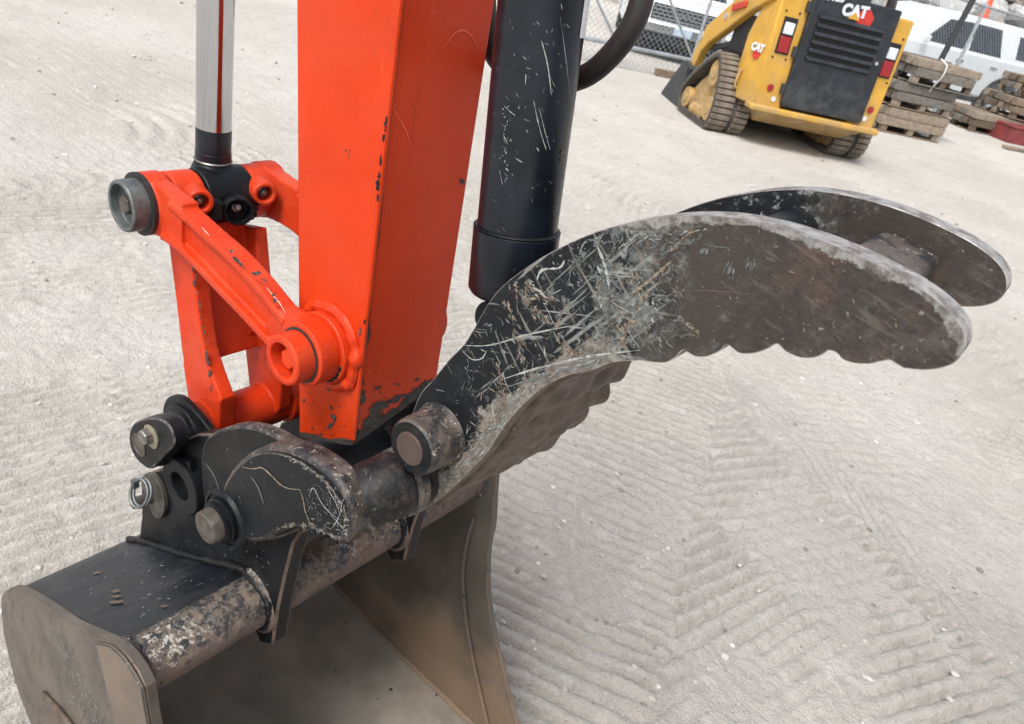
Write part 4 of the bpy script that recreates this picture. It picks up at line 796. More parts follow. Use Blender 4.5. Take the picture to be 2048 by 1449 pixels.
# ------------------------------------------------------------------ background materials
yellow = mat('loader_yellow', (.56, .31, .04), .45, var=.1, vs=5, layers=[(dict(n=3, d=6, r=.72, g=[((0, 0, -1), -.8, -.3, .18)], lo=.5, hi=.75, k=.6), (.34, .25, .14), .8, None), (dict(n=30, d=4, st=(1, 1, .06), lo=.58, hi=.7, k=.4), (.33, .2, .05), .7, None), (dict(n=6, lo=.5, hi=.75, k=.35), (.45, .27, .06), .6, None), (dict(n=60, lo=.70, hi=.74, k=.6), (.12, .09, .05), .7, None)])
mud_yellow = mat('loader_dirty_yellow', (.42, .27, .10), .75, var=.2, vs=8, layers=[(dict(n=7, lo=.42, hi=.68, k=.8), (.30, .23, .15), .9, None)])
panel = mat('loader_black_panel', (.012, .016, .022), .42, var=.25, vs=4, layers=[(dict(n=6, d=6, r=.72, g=[((0, 0, -1), -1.1, -.5, .14)], lo=.52, hi=.78, k=.55), (.075, .075, .072), .8, None), (dict(n=26, d=5, st=(1, 1, .08), lo=.6, hi=.7, k=.4), (.07, .072, .072), .7, None), (dict(n=5, lo=.45, hi=.8, k=.4), (.055, .062, .07), .6, None)])
dark = mat('dark_recess', (.008, .008, .009), .7, var=0)
track_rub = mat('dusty_track_rubber', (.145, .118, .092), .9, var=.25, vs=14, layers=[(dict(n=12, lo=.5, hi=.7, k=.6), (.22, .19, .155), .95, None)])
track_in = mat('track_belt_rubber', (.06, .052, .045), .9, var=.3, vs=14)
red_lens = mat('red_lens', (.28, .008, .012), .25, var=.05, coat=.3); white_lens = mat('clear_lens', (.62, .64, .68), .3, var=.05); red_paint = mat('red_paint', (.5, .03, .02), .5, var=.1)
white_paint = mat('white_vehicle_paint', (.72, .76, .78), .3, var=.02); tint = mat('tinted_glass', (.02, .025, .034), .12, var=.05, spec=.5); tyre = mat('tyre', (.025, .025, .026), .85, var=.2)
chromeb = mat('bright_trim', (.62, .64, .66), .2, .9, var=.05); plastic = mat('dark_plastic', (.03, .032, .036), .6, var=.1); galv = mat('galvanised', (.42, .45, .47), .45, .6, var=.15, vs=8)
woods = [mat('weathered_wood_%s' % n_, c, .85, var=.25, vs=18, bump=(60, .002), layers=[(dict(n=14, st=(.6, 6, 6), lo=.5, hi=.7, k=.6), tuple(x * .55 for x in c), .9, None), (dict(n=9, off=(2, 1, 5), lo=.5, hi=.75, k=.5), (.25, .235, .215), .9, None)]) for n_, c in (('tan', (.19, .14, .095)), ('grey', (.15, .135, .115)), ('brown', (.115, .082, .058)), ('pale', (.25, .20, .15)))]
conc = [mat('rubble_grey', (.40, .40, .39), .9, var=.25, vs=3), mat('rubble_pale', (.62, .62, .61), .9, var=.15, vs=3), mat('rubble_brown', (.26, .22, .19), .9, var=.3, vs=3), mat('rubble_dark', (.13, .125, .12), .9, var=.3, vs=3)]

def text_mesh(body, size, name, mt, parent, loc, rot, depth=.006, bold=.004, sx=1.0):
    cu = bpy.data.curves.new('txt', 'FONT'); cu.body = body; cu.size = size; cu.extrude = depth; cu.offset = bold; cu.align_x = 'CENTER'; cu.align_y = 'CENTER'
    to = bpy.data.objects.new('txt', cu); C.objects.link(to); dg = bpy.context.evaluated_depsgraph_get(); me = bpy.data.meshes.new_from_object(to.evaluated_get(dg)); bpy.data.objects.remove(to)
    me.name = name; me.materials.clear(); me.materials.append(mt); o = bpy.data.objects.new(name, me); C.objects.link(o); o.parent = parent; o.location = loc; o.rotation_euler = rot; o.scale = (sx, 1, 1)
    return o

# ------------------------------------------------------------------ compact track loader (x right, y forward, z up)
LO = np.array([-2.2315, 8.2294, 0]); LA = math.radians(47.4)
loader = thing('track_loader', 'yellow and black compact track loader seen from its rear, parked before the mesh gate', 'track loader', LO, LA)
def lean(mb): mb.v = [(x - .075 * (z - .42), y, z) for x, y, z in mb.v]; return mb
LX = lambda x, z: x - .075 * (z - .42)
body = MB()
for s_ in (-1, 1):                              # two corner towers with a slanted outer face
    x = lambda k: s_ * k - .02
    body.add([(x(.82), -.06, .40), (x(.72), -.28, .40), (x(.40), -.28, .40), (x(.40), .14, .40), (x(.82), .14, .40), (x(.82), -.06, .98), (x(.74), -.28, 1.50), (x(.40), -.28, 1.50), (x(.40), .14, 1.50), (x(.80), .14, 1.02), (x(.74), .0, 1.50)],
        [(0, 1, 6, 5), (1, 2, 7, 6), (2, 3, 8, 7), (0, 5, 9, 4), (5, 6, 10, 9), (6, 7, 8, 10), (3, 4, 9, 10, 8), (0, 4, 3, 2, 1)])
body = lean(body).build('body', yellow, loader, bevel=.018, seg=2)
q = lean(MB().box((-.46, -.2, .42), (.46, .3, 1.45))); q.build('engine_bay', dark, loader)
q = lean(MB().add([(-.60, .1, .42), (.56, .1, .42), (.56, 1.15, .42), (-.60, 1.15, .42), (-.60, .1, 1.3), (.56, .1, 1.3), (.56, .7, 1.05), (-.60, .7, 1.05), (.56, 1.15, .80), (-.60, 1.15, .80)], [(0, 1, 2, 3), (4, 5, 1, 0), (4, 7, 6, 5), (7, 9, 8, 6), (9, 3, 2, 8), (0, 3, 9, 7, 4), (1, 5, 6, 8, 2)])); q.build('lower_frame', plastic, loader, bevel=.015)
q = lean(MB().box((-.455, -.335, .45), (.515, -.27, 1.56))); door = q.build('rear_door', panel, loader, bevel=.015)
q = lean(MB().box((-.36, -.338, .92), (.385, -.33, 1.335))); q.build('vent_recess', dark, door)
for i in range(6):
    z = .945 + i * .078; q = lean(MB().box((-.355, -.362, z - .012), (.38, -.338, z + .026), tilt=('X', -.45))); q.build('louvre', panel, door, bevel=.004)
q = MB().cyl((LX(.43, 1.05), -.35, 1.05), (LX(.43, 1.05), -.33, 1.05), .018, n=14); q.build('door_lock', chromeb, door)
RT = (math.radians(90), -.075, 0)
text_mesh('CAT', .14, 'logo_letters', white_lens, door, (LX(.0, 1.455), -.3445, 1.455), RT, bold=.008, depth=.004)
q = lean(MB().prism([(.135 + .10 * math.cos(a), 1.41 + .10 * math.sin(a)) for a in np.linspace(.26, .26 + 2 * math.pi, 6, endpoint=False)], -.339, -.334)); q.build('logo_hexagon', red_paint, door)
q = lean(MB().prism([(-.06, 1.385), (.075, 1.385), (.01, 1.45)], -.351, -.3495)); q.build('logo_triangle', yellow, door)
text_mesh('30123', .10, 'fleet_number', white_lens, door, (LX(-.27, 1.53), -.3385, 1.53), RT, bold=.004, depth=.002)
for z in (.62, .98, 1.40):                      # door hinges and a tie-down hook
    q = lean(MB().box((-.50, -.325, z - .05), (-.455, -.285, z + .05))); q.build('hinge', plastic, door, bevel=.006)
q = MB(); q.tube(smooth_curve([(-.86, -.02, .50), (-.885, -.02, .52), (-.885, -.02, .66), (-.86, -.02, .68)], 4), .012, 8); q.build('tie_hook', mud_yellow, loader)
# corner lights on both posts
for sx, x0 in ((-1, -.605), (1, .598)):
    q = lean(MB().box((x0 - .075, -.288, .93), (x0 + .075, -.276, 1.27))); lt = q.build('lamp_recess', dark, loader)
    q = lean(MB().box((x0 - .055, -.302, 1.115), (x0 + .055, -.286, 1.225))); q.build('clear_lamp', white_lens, lt, bevel=.012)
    q = lean(MB().box((x0 - .06, -.302, .945), (x0 + .06, -.286, 1.095))); q.build('tail_lamp', red_lens, lt, bevel=.012)
    for bx, bz in ((-.08, 1.32), (.07, 1.32), (-.08, .89), (.07, .89)):
        q = MB().cyl((LX(x0 + bx, bz), -.288, bz), (LX(x0 + bx, bz), -.276, bz), .011, n=8); q.build('bolt', dark, lt)
    q = MB().cyl((LX(x0 + .0, .60), -.29, .60), (LX(x0 + .0, .60), -.276, .60), .036, n=20); q.build('reflector', red_lens, loader)
    q = MB().cyl((LX(x0 + sx * -.05 + .02, .50), -.288, .50), (LX(x0 + sx * -.05 + .02, .50), -.276, .50), .026, n=16); q.build('sticker', white_lens, loader)
q = lean(MB().box((-.80, -.37, .365), (.74, -.20, .425))); q.build('bumper_ledge', yellow, loader, bevel=.015)
q = lean(MB().add([(-.66, -.30, .368), (.62, -.30, .368), (.50, -.05, .215), (-.58, -.05, .215), (-.66, .4, .368), (.62, .4, .368), (.50, .4, .215), (-.58, .4, .215)], [(0, 1, 2, 3), (0, 3, 7, 4), (1, 5, 6, 2), (3, 2, 6, 7), (4, 7, 6, 5), (0, 4, 5, 1)])); q.build('belly_pan', mud_yellow, loader, bevel=.01)
q = MB().box((-.56, .3, .2), (.44, 1.25, .42)); q.build('chassis', mud_yellow, loader, bevel=.02)
# letters on the slanted side corner
sn = nv((-.22, -.10, .05)); text_mesh('CAT', .10, 'side_logo', white_lens, loader, (LX(-.80, .93) - .012, -.165, .93), (math.radians(86), 0, math.radians(-64)), bold=.005, sx=.8)
q = MB().prism([(.05 * math.cos(a), .05 * math.sin(a)) for a in np.linspace(.2, 6.48, 6, endpoint=False)], -.004, .004); ob = q.build('side_badge', red_paint, loader); ob.location = (LX(-.80, .87) - .006, -.16, .865); ob.rotation_euler = (0, 0, math.radians(-64))
# cab above
cab = lean(MB().box((-.50, .15, 1.44), (.44, .24, 2.05)).box((-.50, 1.1, 1.0), (-.42, 1.2, 2.05)).box((.36, 1.1, 1.0), (.44, 1.2, 2.05)).box((-.54, .1, 2.05), (.48, 1.25, 2.12)))
cab = cab.build('cab', plastic, loader, bevel=.01)
for x in (-.49, .42): q = lean(MB().box((x, .24, 1.42), (x + .01, 1.1, 2.04))); q.build('side_window', tint, cab)
q = lean(MB().box((.50, -.1, 1.45), (.56, -.02, 1.95))); q.build('roof_post', plastic, cab, bevel=.01)
q = MB(); q.tube(smooth_curve([(.42, -.12, 1.45), (.46, -.1, 1.6), (.40, 0, 1.8), (.35, .12, 1.9)], 6), .022, 8); q.build('hydraulic_hose', rubber, cab)
# lift arms, tilt links and bucket
arm_o = [(-.22, 1.64), (.3, 1.50), (.75, 1.23), (1.22, .93), (1.34, .66), (1.36, .42), (1.24, .42), (1.16, .66), (1.02, .78), (.68, .96), (.22, 1.22), (-.22, 1.40)]
for x0, x1 in ((-.90, -.80), (.76, .86)):
    q = MB().prism(arm_o if x0 < 0 else [(.42, 1.36), (.75, 1.20), (1.22, .93), (1.34, .66), (1.36, .42), (1.24, .42), (1.16, .66), (1.02, .78), (.68, .96), (.42, 1.10)], -x0, -x1); q.v = [(-y, x, z) for x, y, z in q.v]; la = q.build('lift_arm', yellow, loader, bevel=.015)
    for (yy, zz) in (((-.1, 1.5),) if x0 < 0 else ()) + ((.75, 1.1), (1.25, .8)):
        c = MB().cyl((x0 - .012 if x0 < 0 else x1 - .002, yy, zz), (x0 + .002 if x0 < 0 else x1 + .012, yy, zz), .04, n=18); c.build('pivot_pin', chromeb, la)
    q = MB(); xm = (x0 + x1) / 2 * .92; q.cyl((xm, .15, .95), (xm, 1.15, .72), .035, n=16); q.build('lift_cylinder', plastic, loader)
q = MB().box((-.82, .12, .80), (-.64, .62, 1.18)); q.build('hydraulic_bay', dark, loader, bevel=.01)
q = MB().box((-.93, .30, 1.205), (-.91, .62, 1.27), tilt=('X', -.25)); q.build('arm_stop', red_paint, loader, bevel=.004)
bk = MB(); bo = [(1.12, .02), (1.18, .46), (1.32, .50), (1.38, .44), (1.27, .10), (1.78, .045), (1.78, .0), (1.2, .0)]
q = MB().prism(bo, .96, -.86); q.v = [(-y, x, z) for x, y, z in q.v]; lb = q.build('loader_bucket', panel, loader, bevel=.01)
for x in (-.975, .86): q = MB().prism([(1.12, .0), (1.18, .46), (1.40, .48), (1.80, .03), (1.80, 0)], -x, -x - .015); q.v = [(-y, x_, z) for x_, y, z in q.v]; q.build('bucket_side', panel, lb)
text_mesh('CAT', .11, 'bucket_logo', white_lens, lb, (-.70, 1.128, .30), (math.radians(83), 0, 0))
# tracks
tp = smooth_curve([(.14, .03), (.02, .07), (-.03, .2), (.0, .4), (.10, .62), (.22, .735), (.36, .735), (.74, .50), (.96, .30), (1.01, .17), (.96, .06), (.85, .03), (.5, .03)], 8, True)
tp = [np.array(p) for p in tp]; seg = [np.linalg.norm(tp[(i + 1) % len(tp)] - tp[i]) for i in range(len(tp))]; tot = sum(seg)
def at_len(s_):
    s_ %= tot
    for i, d_ in enumerate(seg):
        if s_ <= d_: t = (tp[(i + 1) % len(tp)] - tp[i]) / d_; return tp[i] + t * s_, t
        s_ -= d_
    return tp[0], nv(tp[1] - tp[0])
NB = 46; bar_mesh = {}
for x0, x1 in ((-1.05, -.61), (.48, .92)):
    b = MB(); vs_ = []; k = len(tp)
    for i in range(k):
        t = tp[(i + 1) % k] - tp[i - 1]; t = t / np.linalg.norm(t); nn = np.array((t[1], -t[0])); nn = nn if nn.dot(tp[i] - np.array((.45, .35))) > 0 else -nn
        a_i = tp[i] - nn * .035
        for (p, x) in ((tp[i], x0), (tp[i], x1), (a_i, x1), (a_i, x0)): vs_.append((x, p[0], p[1]))
    b.add(vs_, [(4 * i + j, 4 * i + (j + 1) % 4, 4 * ((i + 1) % k) + (j + 1) % 4, 4 * ((i + 1) % k) + j) for i in range(k) for j in range(4)])
    tr = b.build('track', track_in, loader, smooth=40)
    for i in range(NB):
        p, t = at_len(tot * i / NB); nn = np.array((t[1], -t[0])); nn = nn if nn.dot(p - np.array((.45, .35))) > 0 else -nn
        for h, (xa, xb) in enumerate(((x0 + .005, x0 + .225), (x0 + .275, x1 - .005))):
            if h not in bar_mesh:
                w_ = xb - xa; q = MB().box((0, -.026, -.006), (w_, .026, .028)); ob = q.build('tread_bar', track_rub, tr, bevel=.006, seg=1); bar_mesh[h] = ob.data
            else: ob = bpy.data.objects.new('tread_bar', bar_mesh[h]); C.objects.link(ob); ob.parent = tr; md = ob.modifiers.new('bevel', 'BEVEL'); md.width = .006; md.segments = 1
            Mx = Matrix(((1, 0, 0), (0, t[0], nn[0]), (0, t[1], nn[1]))).to_4x4(); Mx.translation = (xa, p[0], p[1]); ob.matrix_local = Mx
    xo = x0 + .05 if x0 < 0 else x0 + .05
    q = MB().prism([(.12, .12), (.85, .10), (.92, .22), (.70, .42), (.40, .60), (.22, .62), (.10, .40)], -(x0 + .09), -(x1 - .09)); q.v = [(-y, x, z) for x, y, z in q.v]; q.build('track_frame', mud_yellow, tr, bevel=.02)
    for (yy, zz, r_) in ((.16, .2, .13), (.86, .17, .12), (.34, .11, .065), (.48, .11, .065), (.62, .11, .065), (.28, .56, .14)):
        q = MB(); q.cyl((x0 + .03, yy, zz), (x1 - .03, yy, zz), r_, n=20); q.cyl((x0 + .02, yy, zz), (x0 + .035, yy, zz), r_ * .45, n=14); q.build('roller', mud_yellow, tr, bevel=.01)

# ------------------------------------------------------------------ chain link gate and fence
def mesh_wires(p0, p1, z0, z1, sp=.062, r=.0028):
    p0 = np.array(p0, float); p1 = np.array(p1, float); L = np.linalg.norm((p1 - p0)[:2]); d = (p1 - p0) / L; nn = np.array((-d[1], d[0], 0)); H_ = z1 - z0; mb = MB()
    for sg in (1, -1):
        s_ = -H_ if sg > 0 else 0
        while s_ < (L if sg > 0 else L + H_):
            a, za, b, zb = (s_, z0, s_ + H_, z1) if sg > 0 else (s_, z0, s_ - H_, z1)
            if sg > 0:
                if a < 0: za += -a; a = 0
                if b > L: zb -= b - L; b = L
            else:
                if a > L: za += a - L; a = L
                if b < 0: zb -= -b; b = 0
            if zb - za > .02:
                A = p0 + d * a + np.array((0, 0, za)) + nn * .003 * sg; B = p0 + d * b + np.array((0, 0, zb)) + nn * .003 * sg
                mb.cyl(A, B, r, n=3)
            s_ += sp * math.sqrt(2)
    return mb
G0 = PZ(1120, 66, .30); G1 = PZ(1402, 124, .30); G0[2] = G1[2] = 0; gd = nv(G1 - G0); gn_ = np.array((-gd[1], gd[0], 0))
def gate_pt(px, py): r_ = ray(px, py); t = (G0 - CAM).dot(gn_) / r_.dot(gn_); return CAM + t * r_
gate = thing('mesh_gate', 'galvanised chain link gate with diagonal braces in front of the white pickup', 'gate', tuple(G0), world=True)
zb_ = .30
def rail(a, b, r_, nm, mt=galv, par=None): q = MB(); q.cyl(a, b, r_, n=14); return q.build(nm, mt, par)
E0 = G0 - gd * 1.6; E1 = G1 + gd * .25
rail(E0 + (0, 0, zb_), E1 + (0, 0, zb_), .028, 'bottom_rail', galv, gate); rail(E0 + (0, 0, 2.0), E1 + (0, 0, 2.0), .028, 'top_rail', galv, gate)
b0 = gate_pt(1387, 118); b0 = G0 + gd * (b0 - G0).dot(gd)
for pnt in (E0, b0 - gd * .02, E1): rail(pnt + (0, 0, .05), pnt + (0, 0, 2.05), .022, 'upright', galv, gate)
t1 = gate_pt(1340, 0); rail(b0 + (0, 0, zb_), t1 + (t1 - (b0 + (0, 0, zb_))) * .35, .017, 'brace', galv, gate)
a1, a2 = gate_pt(1196, 5), gate_pt(1228, 75); rail(a1 + (a1 - a2) * 1.0, a2 + (a2 - a1) * .4, .017, 'brace', galv, gate)
stuff(mesh_wires(E0, E1, .03, 2.0).build('wire_mesh', galv, gate, weld=False))
F0 = E1 + gd * .15; F1 = np.array((-1.6, 18.3, 0)); fd = nv(F1 - F0); F1 = F0 + fd * 14.5; fn_ = np.array((-fd[1], fd[0], 0))
fence = thing('mesh_fence', 'galvanised chain link fence behind the stacks of timber', 'fence', tuple(F0), world=True)
rail(F0 + (0, 0, 2.0), F1 + (0, 0, 2.0), .022, 'top_rail', galv, fence)
for i in range(6): pnt = F0 + fd * (.05 + 2.85 * i); rail(pnt, pnt + (0, 0, 2.05), .03, 'fence_post', galv, fence)
stuff(mesh_wires(F0, F1, .03, 2.0).build('wire_mesh', galv, fence, weld=False))
r_ = ray(1861, 92); t = (F0 - CAM).dot(fn_) / r_.dot(fn_); bp = CAM + t * r_ - fn_ * .25
q = MB(); q.cyl((bp[0], bp[1], 0), (bp[0] + .12, bp[1] + .1, 3.0), .05, n=14); q.lathe((bp[0], bp[1], 0), (0, 0, 1), [(.09, 0), (.09, .02), (.05, .03)], 14)
o = q.build('black_pole', plastic); tag(o, 'thin black pole standing at the fence between loader and white car', 'pole')

# ------------------------------------------------------------------ vehicles beyond the fence
def wheel(par, x, y, r_, wd, side):
    q = MB(); q.lathe((x, y - wd / 2, r_), (0, 1, 0), [(r_ * .72, 0), (r_ * .95, .0), (r_, .03), (r_, wd - .03), (r_ * .95, wd), (r_ * .72, wd)], 32); w_ = q.build('wheel', tyre, par, smooth=40)
    yo = y + side * (wd / 2 - .01); q = MB(); q.lathe((x, yo, r_), (0, side, 0), [(r_ * .70, 0), (r_ * .68, .012), (r_ * .62, -.03), (r_ * .2, -.02), (r_ * .18, .012), (r_ * .02, .014)], 28); q.build('rim', chromeb, w_)
    for k in range(6):
        a = k * math.pi / 3; q = MB().box((x - .03, yo - .012, r_ + .05), (x + .03, yo + .006, r_ * 1.66)); q.v = [((vx - x) * math.cos(a) - (vz - r_) * math.sin(a) + x, vy, (vx - x) * math.sin(a) + (vz - r_) * math.cos(a) + r_) for vx, vy, vz in q.v]; q.build('spoke', chromeb, w_)
def arch(cx, r_, z0, n=9): return [(cx + r_ * math.cos(a), z0 + r_ * math.sin(a)) for a in np.linspace(0, math.pi, n)]
def vehicle(name, label, cat, loc, rz, prof, cabin, windows, wheels, W=1.95, wr=.40, group=None):
    """x from front (0) to rear, y across, z up; lower body with wheel arches plus tapered cabin"""
    t = thing(name, label, cat, loc, rz, group); low_ = list(prof)
    under = []
    for wx in sorted(wheels, reverse=True): under += [(x, z) for x, z in arch(wx, wr + .09, wr)] 
    L_ = prof[-1][0]
    poly = prof + [(L_ - .02, .42)] + sum([[(x, max(z, .42)) for x, z in arch(wx, wr + .09, wr)] for wx in sorted(wheels, reverse=True)], []) + [(.05, .42)]
    q = MB().prism(poly, -W / 2, W / 2); bd = q.build('body', white_paint, t, bevel=.05, seg=3)
    q = MB().box((.2, -W / 2 + .1, .3), (L_ - .2, W / 2 - .1, .62)); q.build('underbody', dark, t)
    n_ = len(cabin); q = MB(); zb = min(z for x, z in cabin); zt_ = max(z for x, z in cabin)
    off = lambda z: W / 2 - .02 - .16 * (z - zb) / (zt_ - zb)
    q.add([(x, -off(z), z) for x, z in cabin] + [(x, off(z), z) for x, z in cabin], [tuple(range(n_)), tuple(range(2 * n_ - 1, n_ - 1, -1))] + [(i, (i + 1) % n_, n_ + (i + 1) % n_, n_ + i) for i in range(n_)])
    q.build('cabin', white_paint, t, bevel=.04, seg=3)
    for wq in windows:
        for sd_ in (-1, 1):
            q = MB(); q.add([(x, sd_ * (off(z) + .006), z) for x, z in wq] + [(x, sd_ * (off(z) - .02), z) for x, z in wq], [tuple(range(len(wq))), tuple(range(2 * len(wq) - 1, len(wq) - 1, -1))] + [(i, (i + 1) % len(wq), len(wq) + (i + 1) % len(wq), len(wq) + i) for i in range(len(wq))]); q.build('window', tint, t)
    for wx in wheels:
        for sd_ in (-1, 1): wheel(t, wx, sd_ * (W / 2 - .14), wr, .26, sd_)
    return t, off
# white car seen side-on behind the fence, nose to the loader
WC = np.array([-2.10, 19.25, 0]); vd = nv((.62, .785, 0)); front_ = WC - vd * 4.05 - np.array((vd[1], -vd[0], 0)) * 0.0
suv, _ = vehicle('white_car', 'white four door car with tinted windows parked side on behind the fence and timber stacks', 'car', tuple(front_ + np.array((-vd[1], vd[0], 0)) * .8 + vd * .22), math.atan2(vd[1], vd[0]),
    [(0, .62), (.03, .95), (.25, 1.12), (1.35, 1.22), (5.1, 1.22), (5.2, .9), (5.2, .55)], [(1.25, 1.17), (2.0, 1.80), (2.3, 1.86), (4.4, 1.86), (4.95, 1.72), (5.15, 1.17)],
    [[(1.62, 1.24), (2.12, 1.70), (2.72, 1.74), (2.72, 1.24)], [(2.78, 1.24), (2.78, 1.74), (3.45, 1.74), (3.62, 1.24)], [(4.02, 1.28), (3.95, 1.70), (4.55, 1.70), (4.85, 1.28)]], (.95, 4.05))
for sd_ in (-1, 1):
    q = MB().box((1.5, sd_ * 1.0 - .06, 1.20), (1.66, sd_ * 1.0 + .10 * sd_, 1.34)); q.build('door_mirror', white_paint, suv, bevel=.03)
    for hx in (2.55, 3.45): q = MB().box((hx, sd_ * .985, 1.02), (hx + .18, sd_ * 1.0, 1.05)); q.build('door_handle', chromeb, suv)
# white pickup facing the camera
r_ = ray(1366, 60); PK = CAM + r_ * 12.4; PK[2] = 0; away = nv((PK - CAM) * (1, 1, 0)); 
pick, _ = vehicle('white_pickup', 'white pickup facing the yard with a wide dark grille, behind the mesh gate', 'pickup', tuple(PK + away * .2), math.atan2(away[1], away[0]) + .12,
    [(0, .60), (0.0, .78), (.02, 1.10), (.18, 1.22), (1.5, 1.30), (3.7, 1.30), (3.72, 1.20), (5.7, 1.22), (5.75, .6)], [(1.35, 1.26), (2.1, 1.90), (2.4, 1.95), (3.5, 1.95), (3.7, 1.26)], [[(1.75, 1.33), (2.2, 1.82), (2.8, 1.84), (2.8, 1.33)], [(2.86, 1.33), (2.86, 1.84), (3.4, 1.82), (3.55, 1.33)]], (.95, 4.6), W=2.02)
for nm, a, b, mt in (('grille', (-.02, -.62, .80), (.03, .62, 1.12), plastic), ('bumper', (-.13, -.98, .56), (.08, .98, .74), chromeb), ('lower_grille', (-.03, -.80, .36), (.06, .80, .54), plastic), ('number_plate', (-.145, -.16, .58), (-.13, .16, .73), mat('plate_blue', (.42, .52, .62), .4, var=.1))):
    q = MB().box(a, b); q.build(nm, mt, pick, bevel=.012)
for i in range(4): q = MB().box((-.03, -.60, .84 + .075 * i), (-.018, .60, .855 + .075 * i)); q.build('grille_bar', galv, pick)
q = MB(); q.lathe((-.035, 0, .97), (1, 0, 0), [(.085, 0), (.085, .02)], 24); q.v = [(x, y * 1.6, .97 + (z - .97) * .75) for x, y, z in q.v]; q.build('badge', chromeb, pick)
for sd_ in (-1, 1):
    q = MB().box((-.015, sd_ * .64, .84), (.10, sd_ * .98, 1.08)); q.build('headlight', white_lens, pick, bevel=.02)
    q = MB().box((-.045, sd_ * .74, .40), (.02, sd_ * .92, .52)); q.build('fog_lamp', plastic, pick, bevel=.01)
q = MB().add([(1.50, -.82, 1.34), (1.50, .82, 1.34), (2.08, .70, 1.86), (2.08, -.70, 1.86)], [(0, 1, 2, 3)]); q.v = [(x - .035, y, z + .02) for x, y, z in q.v]; q.build('windscreen', tint, pick)

pick.scale = (.9, .95, .76)
# ------------------------------------------------------------------ timber stacks
def timber_unit(loc, rz, label, seed, Ln=1.08, Dp=1.05, hh=.37, group='timber units stacked by the fence'):
    rs = random.Random(seed); t = thing('timber_pallet', label, 'pallet', loc, rz, group)
    def pl(a, b, mt, rzj=0.0): q = MB().box(a, b, rz=rzj); q.build('plank', mt, t, bevel=.006, seg=1)
    for k in range(3):
        y = (k / 2) * (Dp - .10); 
        for xb in (.02, Ln / 2 - .05, Ln - .14): q = MB().box((xb, y, .02), (xb + .10, y + .10, .105)); q.build('block', rs.choice(woods), t, bevel=.006, seg=1)
    for k in range(5): y = k * (Dp - .12) / 4; pl((rs.uniform(-.03, .02), y, .0), (Ln + rs.uniform(-.03, .03), y + .11, .02), rs.choice(woods))
    n_ = 2
    for j in range(n_):
        z0 = .107 + j * .127
        for k in range(6):
            y = k * (Dp - .15) / 5; dx_ = rs.uniform(-.05, .05); pl((dx_, y - rs.uniform(0, .02), z0), (Ln + dx_ + rs.uniform(-.08, .04), y + .14, z0 + .118 + rs.uniform(-.012, .004)), rs.choice(woods), rs.uniform(-.012, .012))
    return t
S0 = PZ(1757, 262); S1 = PZ(1892, 290); sdir = nv(S1 - S0); sang = math.atan2(sdir[1], sdir[0])
names = ('weathered timber pallet on the ground, lowest of the stack beside the loader', 'weathered timber pallet in the middle of the stack beside the loader', 'weathered timber pallet on top of the stack beside the loader')
for i in range(3): timber_unit((S0[0] + .05 * i - .03 * (i == 1), S0[1] + .05 * i, .366 * i), sang + (-.02, .04, -.03)[i], names[i], 10 + i)
S2 = PZ(1934, 262)
names = ('grey timber pallet on the ground, lowest of the stack beside the red box', 'grey timber pallet in the middle of the stack behind the red box', 'brown timber pallet on top of the stack behind the red box')
for i in range(3): timber_unit((S2[0] + sdir[0] * (.05, .75, 1.15)[i], S2[1] + sdir[1] * (.05, .75, 1.15)[i], .366 * i), sang + (.02, -.05, .06)[i], names[i], 30 + i, Ln=1.9, group='timber units stacked beside the red box')
q = MB(); pth = [S0 + sdir * .55 + np.array((sdir[1], -sdir[0], 0)) * .06 * math.sin(k * .5) + np.array((0, 0, 1.12 - .05 * k)) - np.array((-sdir[1], sdir[0], 0)) * (.03 if k else -.1) for k in range(10)]
q.tube(smooth_curve([tuple(p) for p in pth], 3), .012, 8); o = q.build('white_strap', conc[1]); tag(o, 'pale strap hanging over the front of the timber stack beside the loader', 'strap')
rb = PZ(2012, 285); red = MB(); red.box((0, 0, 0), (.75, .6, .28)); red.box((-.015, -.015, .26), (.765, .615, .30)); o = red.build('red_box', red_paint, bevel=.012); o.location = (rb[0], rb[1], 0); o.rotation_euler = (0, 0, sang); red_paint2 = mat('dull_red', (.19, .035, .035), .7, var=.2, vs=6); o.data.materials[0] = red_paint2
tag(o, 'dull red box on the ground at the foot of the grey timber stack', 'box')
pb = PZ(2015, 300); q = MB().box((0, 0, .0), (1.7, .14, .045)); o = q.build('loose_plank', woods[3], bevel=.006); o.location = (pb[0], pb[1], .012); o.rotation_euler = (0, 0, sang + .12); tag(o, 'pale loose plank lying on the ground beside the red box', 'plank')
pb = PZ(1312, 152); q = MB().box((0, 0, .0), (1.3, .10, .10)); o = q.build('timber_post', woods[0], bevel=.008); o.location = (pb[0], pb[1], .0); o.rotation_euler = (0, 0, sang + .1); tag(o, 'square tan timber lying on the ground beside the loader bucket', 'timber')

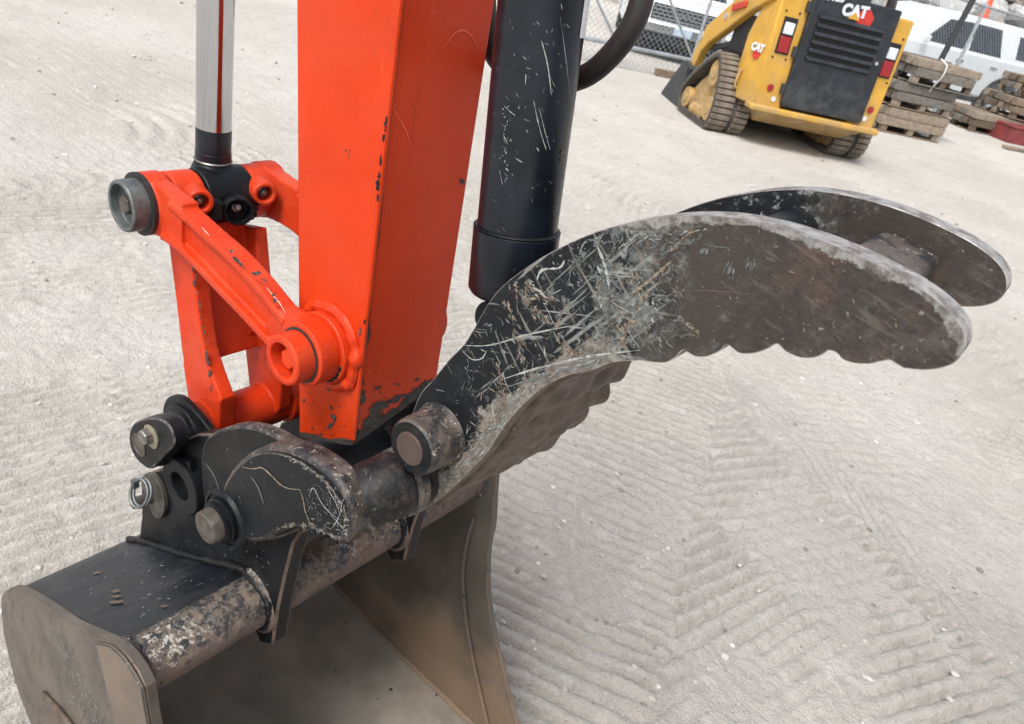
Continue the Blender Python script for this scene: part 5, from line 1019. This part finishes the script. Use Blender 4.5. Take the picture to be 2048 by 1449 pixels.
# ------------------------------------------------------------------ rubble heaps and stored concrete beyond the fence
far_d = nv((-.12, 1, 0))
def blob(mb, c, r_, mi, sq=.75):
    M3 = Matrix.Rotation(random.uniform(0, 6.3), 3, 'Z') @ Matrix.Rotation(random.uniform(0, 6.3), 3, 'X'); s3 = Vector((random.uniform(.7, 1.3), random.uniform(.6, 1.1), random.uniform(.5, .9))) * r_
    mb.add([tuple(np.array(c) + np.array(M3 @ Vector((v_.x * s3.x * random.uniform(.75, 1.2), v_.y * s3.y * random.uniform(.75, 1.2), v_.z * s3.z)))) for v_ in iv], ifc, mi)
heap = MB()
for (hx, hy, hr, hh, n_) in ((-8, 27, 4.5, 2.6, 420), (-4.5, 31, 5.5, 3.3, 520), (.5, 34, 6, 3.0, 420), (-13, 26, 5, 2.4, 300), (5, 36, 6, 3.4, 260)):
    for i in range(n_):
        a = random.uniform(0, 6.3); k = random.random() ** .6; z = hh * (1 - k) ** .8 * random.uniform(.7, 1.05); blob(heap, (hx + hr * k * math.cos(a), hy + hr * k * math.sin(a), z), random.uniform(.15, .55) * (1.5 if random.random() < .1 else 1), random.choice((0, 0, 1, 1, 2, 3)))
    heap.lathe((hx, hy, -.05), (0, 0, 1), [(hr * 1.02, 0), (hr * .7, hh * .3), (hr * .35, hh * .68), (.3, hh * .88)], 24, 2)
o = heap.build('rubble_heap', conc, weld=False, smooth=20); stuff(o); tag(o, 'heaps of broken pale concrete and stone beyond the fence', 'rubble')
def block(loc, rz, size, label, mt=conc[1]):
    q = MB().box((-size[0] / 2, -size[1] / 2, 0), (size[0] / 2, size[1] / 2, size[2])); q.prism([(-size[0] * .3, size[2] - .02), (-size[0] * .25, size[2] + .07), (size[0] * .25, size[2] + .07), (size[0] * .3, size[2] - .02)], -.12, .12)
    o = q.build('concrete_block', mt, bevel=.05, seg=2); o.location = loc; o.rotation_euler = (0, 0, rz); tag(o, label, 'block', 'concrete blocks beyond the fence'); return o
for i in range(3): block((-4.6 + 2.1 * i, 25.2 + 1.6 * i, 0), sang + .05 * i, (1.9, .9, 1.25), 'large pale concrete block beyond the white car, ' + ('next to the black pole', 'between two like it', 'below the flatbed trailer')[i])
tl = thing('flatbed_trailer', 'pale flatbed trailer with dark underside beyond the white car', 'trailer', (-.6, 30.5, 0), sang + .1)
q = MB().box((-.5, -1.2, 1.75), (9, 1.2, 2.35)); q.build('deck', conc[1], tl, bevel=.04); q = MB().box((-.2, -1.0, 1.35), (8.8, 1.0, 1.748)); q.build('frame', dark, tl)
for xw in (5.5, 6.8):
    for sy in (-1, 1): q = MB(); q.cyl((xw, sy * .8, .5), (xw, sy * 1.15, .5), .5, n=24); q.build('wheel', tyre, tl, bevel=.03)
q = MB().box((.3, -.5, 0), (.5, -.3, 1.36)).box((.3, .3, 0), (.5, .5, 1.36)); q.build('landing_leg', dark, tl)
cn = MB(); cn.lathe((0, 0, 0), (0, 0, 1), [(.19, 0), (.19, .03), (.14, .032), (.02, .72), (.018, .73)], 20); cn.box((-.2, -.2, 0), (.2, .2, .03)); o = cn.build('traffic_cone', mat('cone_orange', (.75, .09, .03), .5, var=.05)); 
r_ = ray(1977, 12); P_ = CAM + r_ * (26.5 / r_[1]); o.location = (P_[0], P_[1], P_[2] - .35); tag(o, 'orange traffic cone on top of the far concrete beyond the white car', 'cone')
yard = MB(); yard.prism([(-60, 0), (-60, 6.5), (60, 6.5), (60, 0)], 60, 62); yard.prism([(-60.3, 6.5), (60.3, 6.5), (60.3, 6.9), (-60.3, 6.9)], 59.6, 62.3)
for i in range(24): yard.box((-59 + i * 5, 59.94, 0), (-58.7 + i * 5, 60, 6.5))
o = yard.build('long_shed', mat('shed_metal', (.42, .44, .46), .6, var=.1, vs=.3), bevel=0); o.location = (0, 0, 0); tag(o, 'long grey metal shed far beyond the rubble heaps', 'shed')
for o in C.objects:
    if '_world' in o: del o['_world']
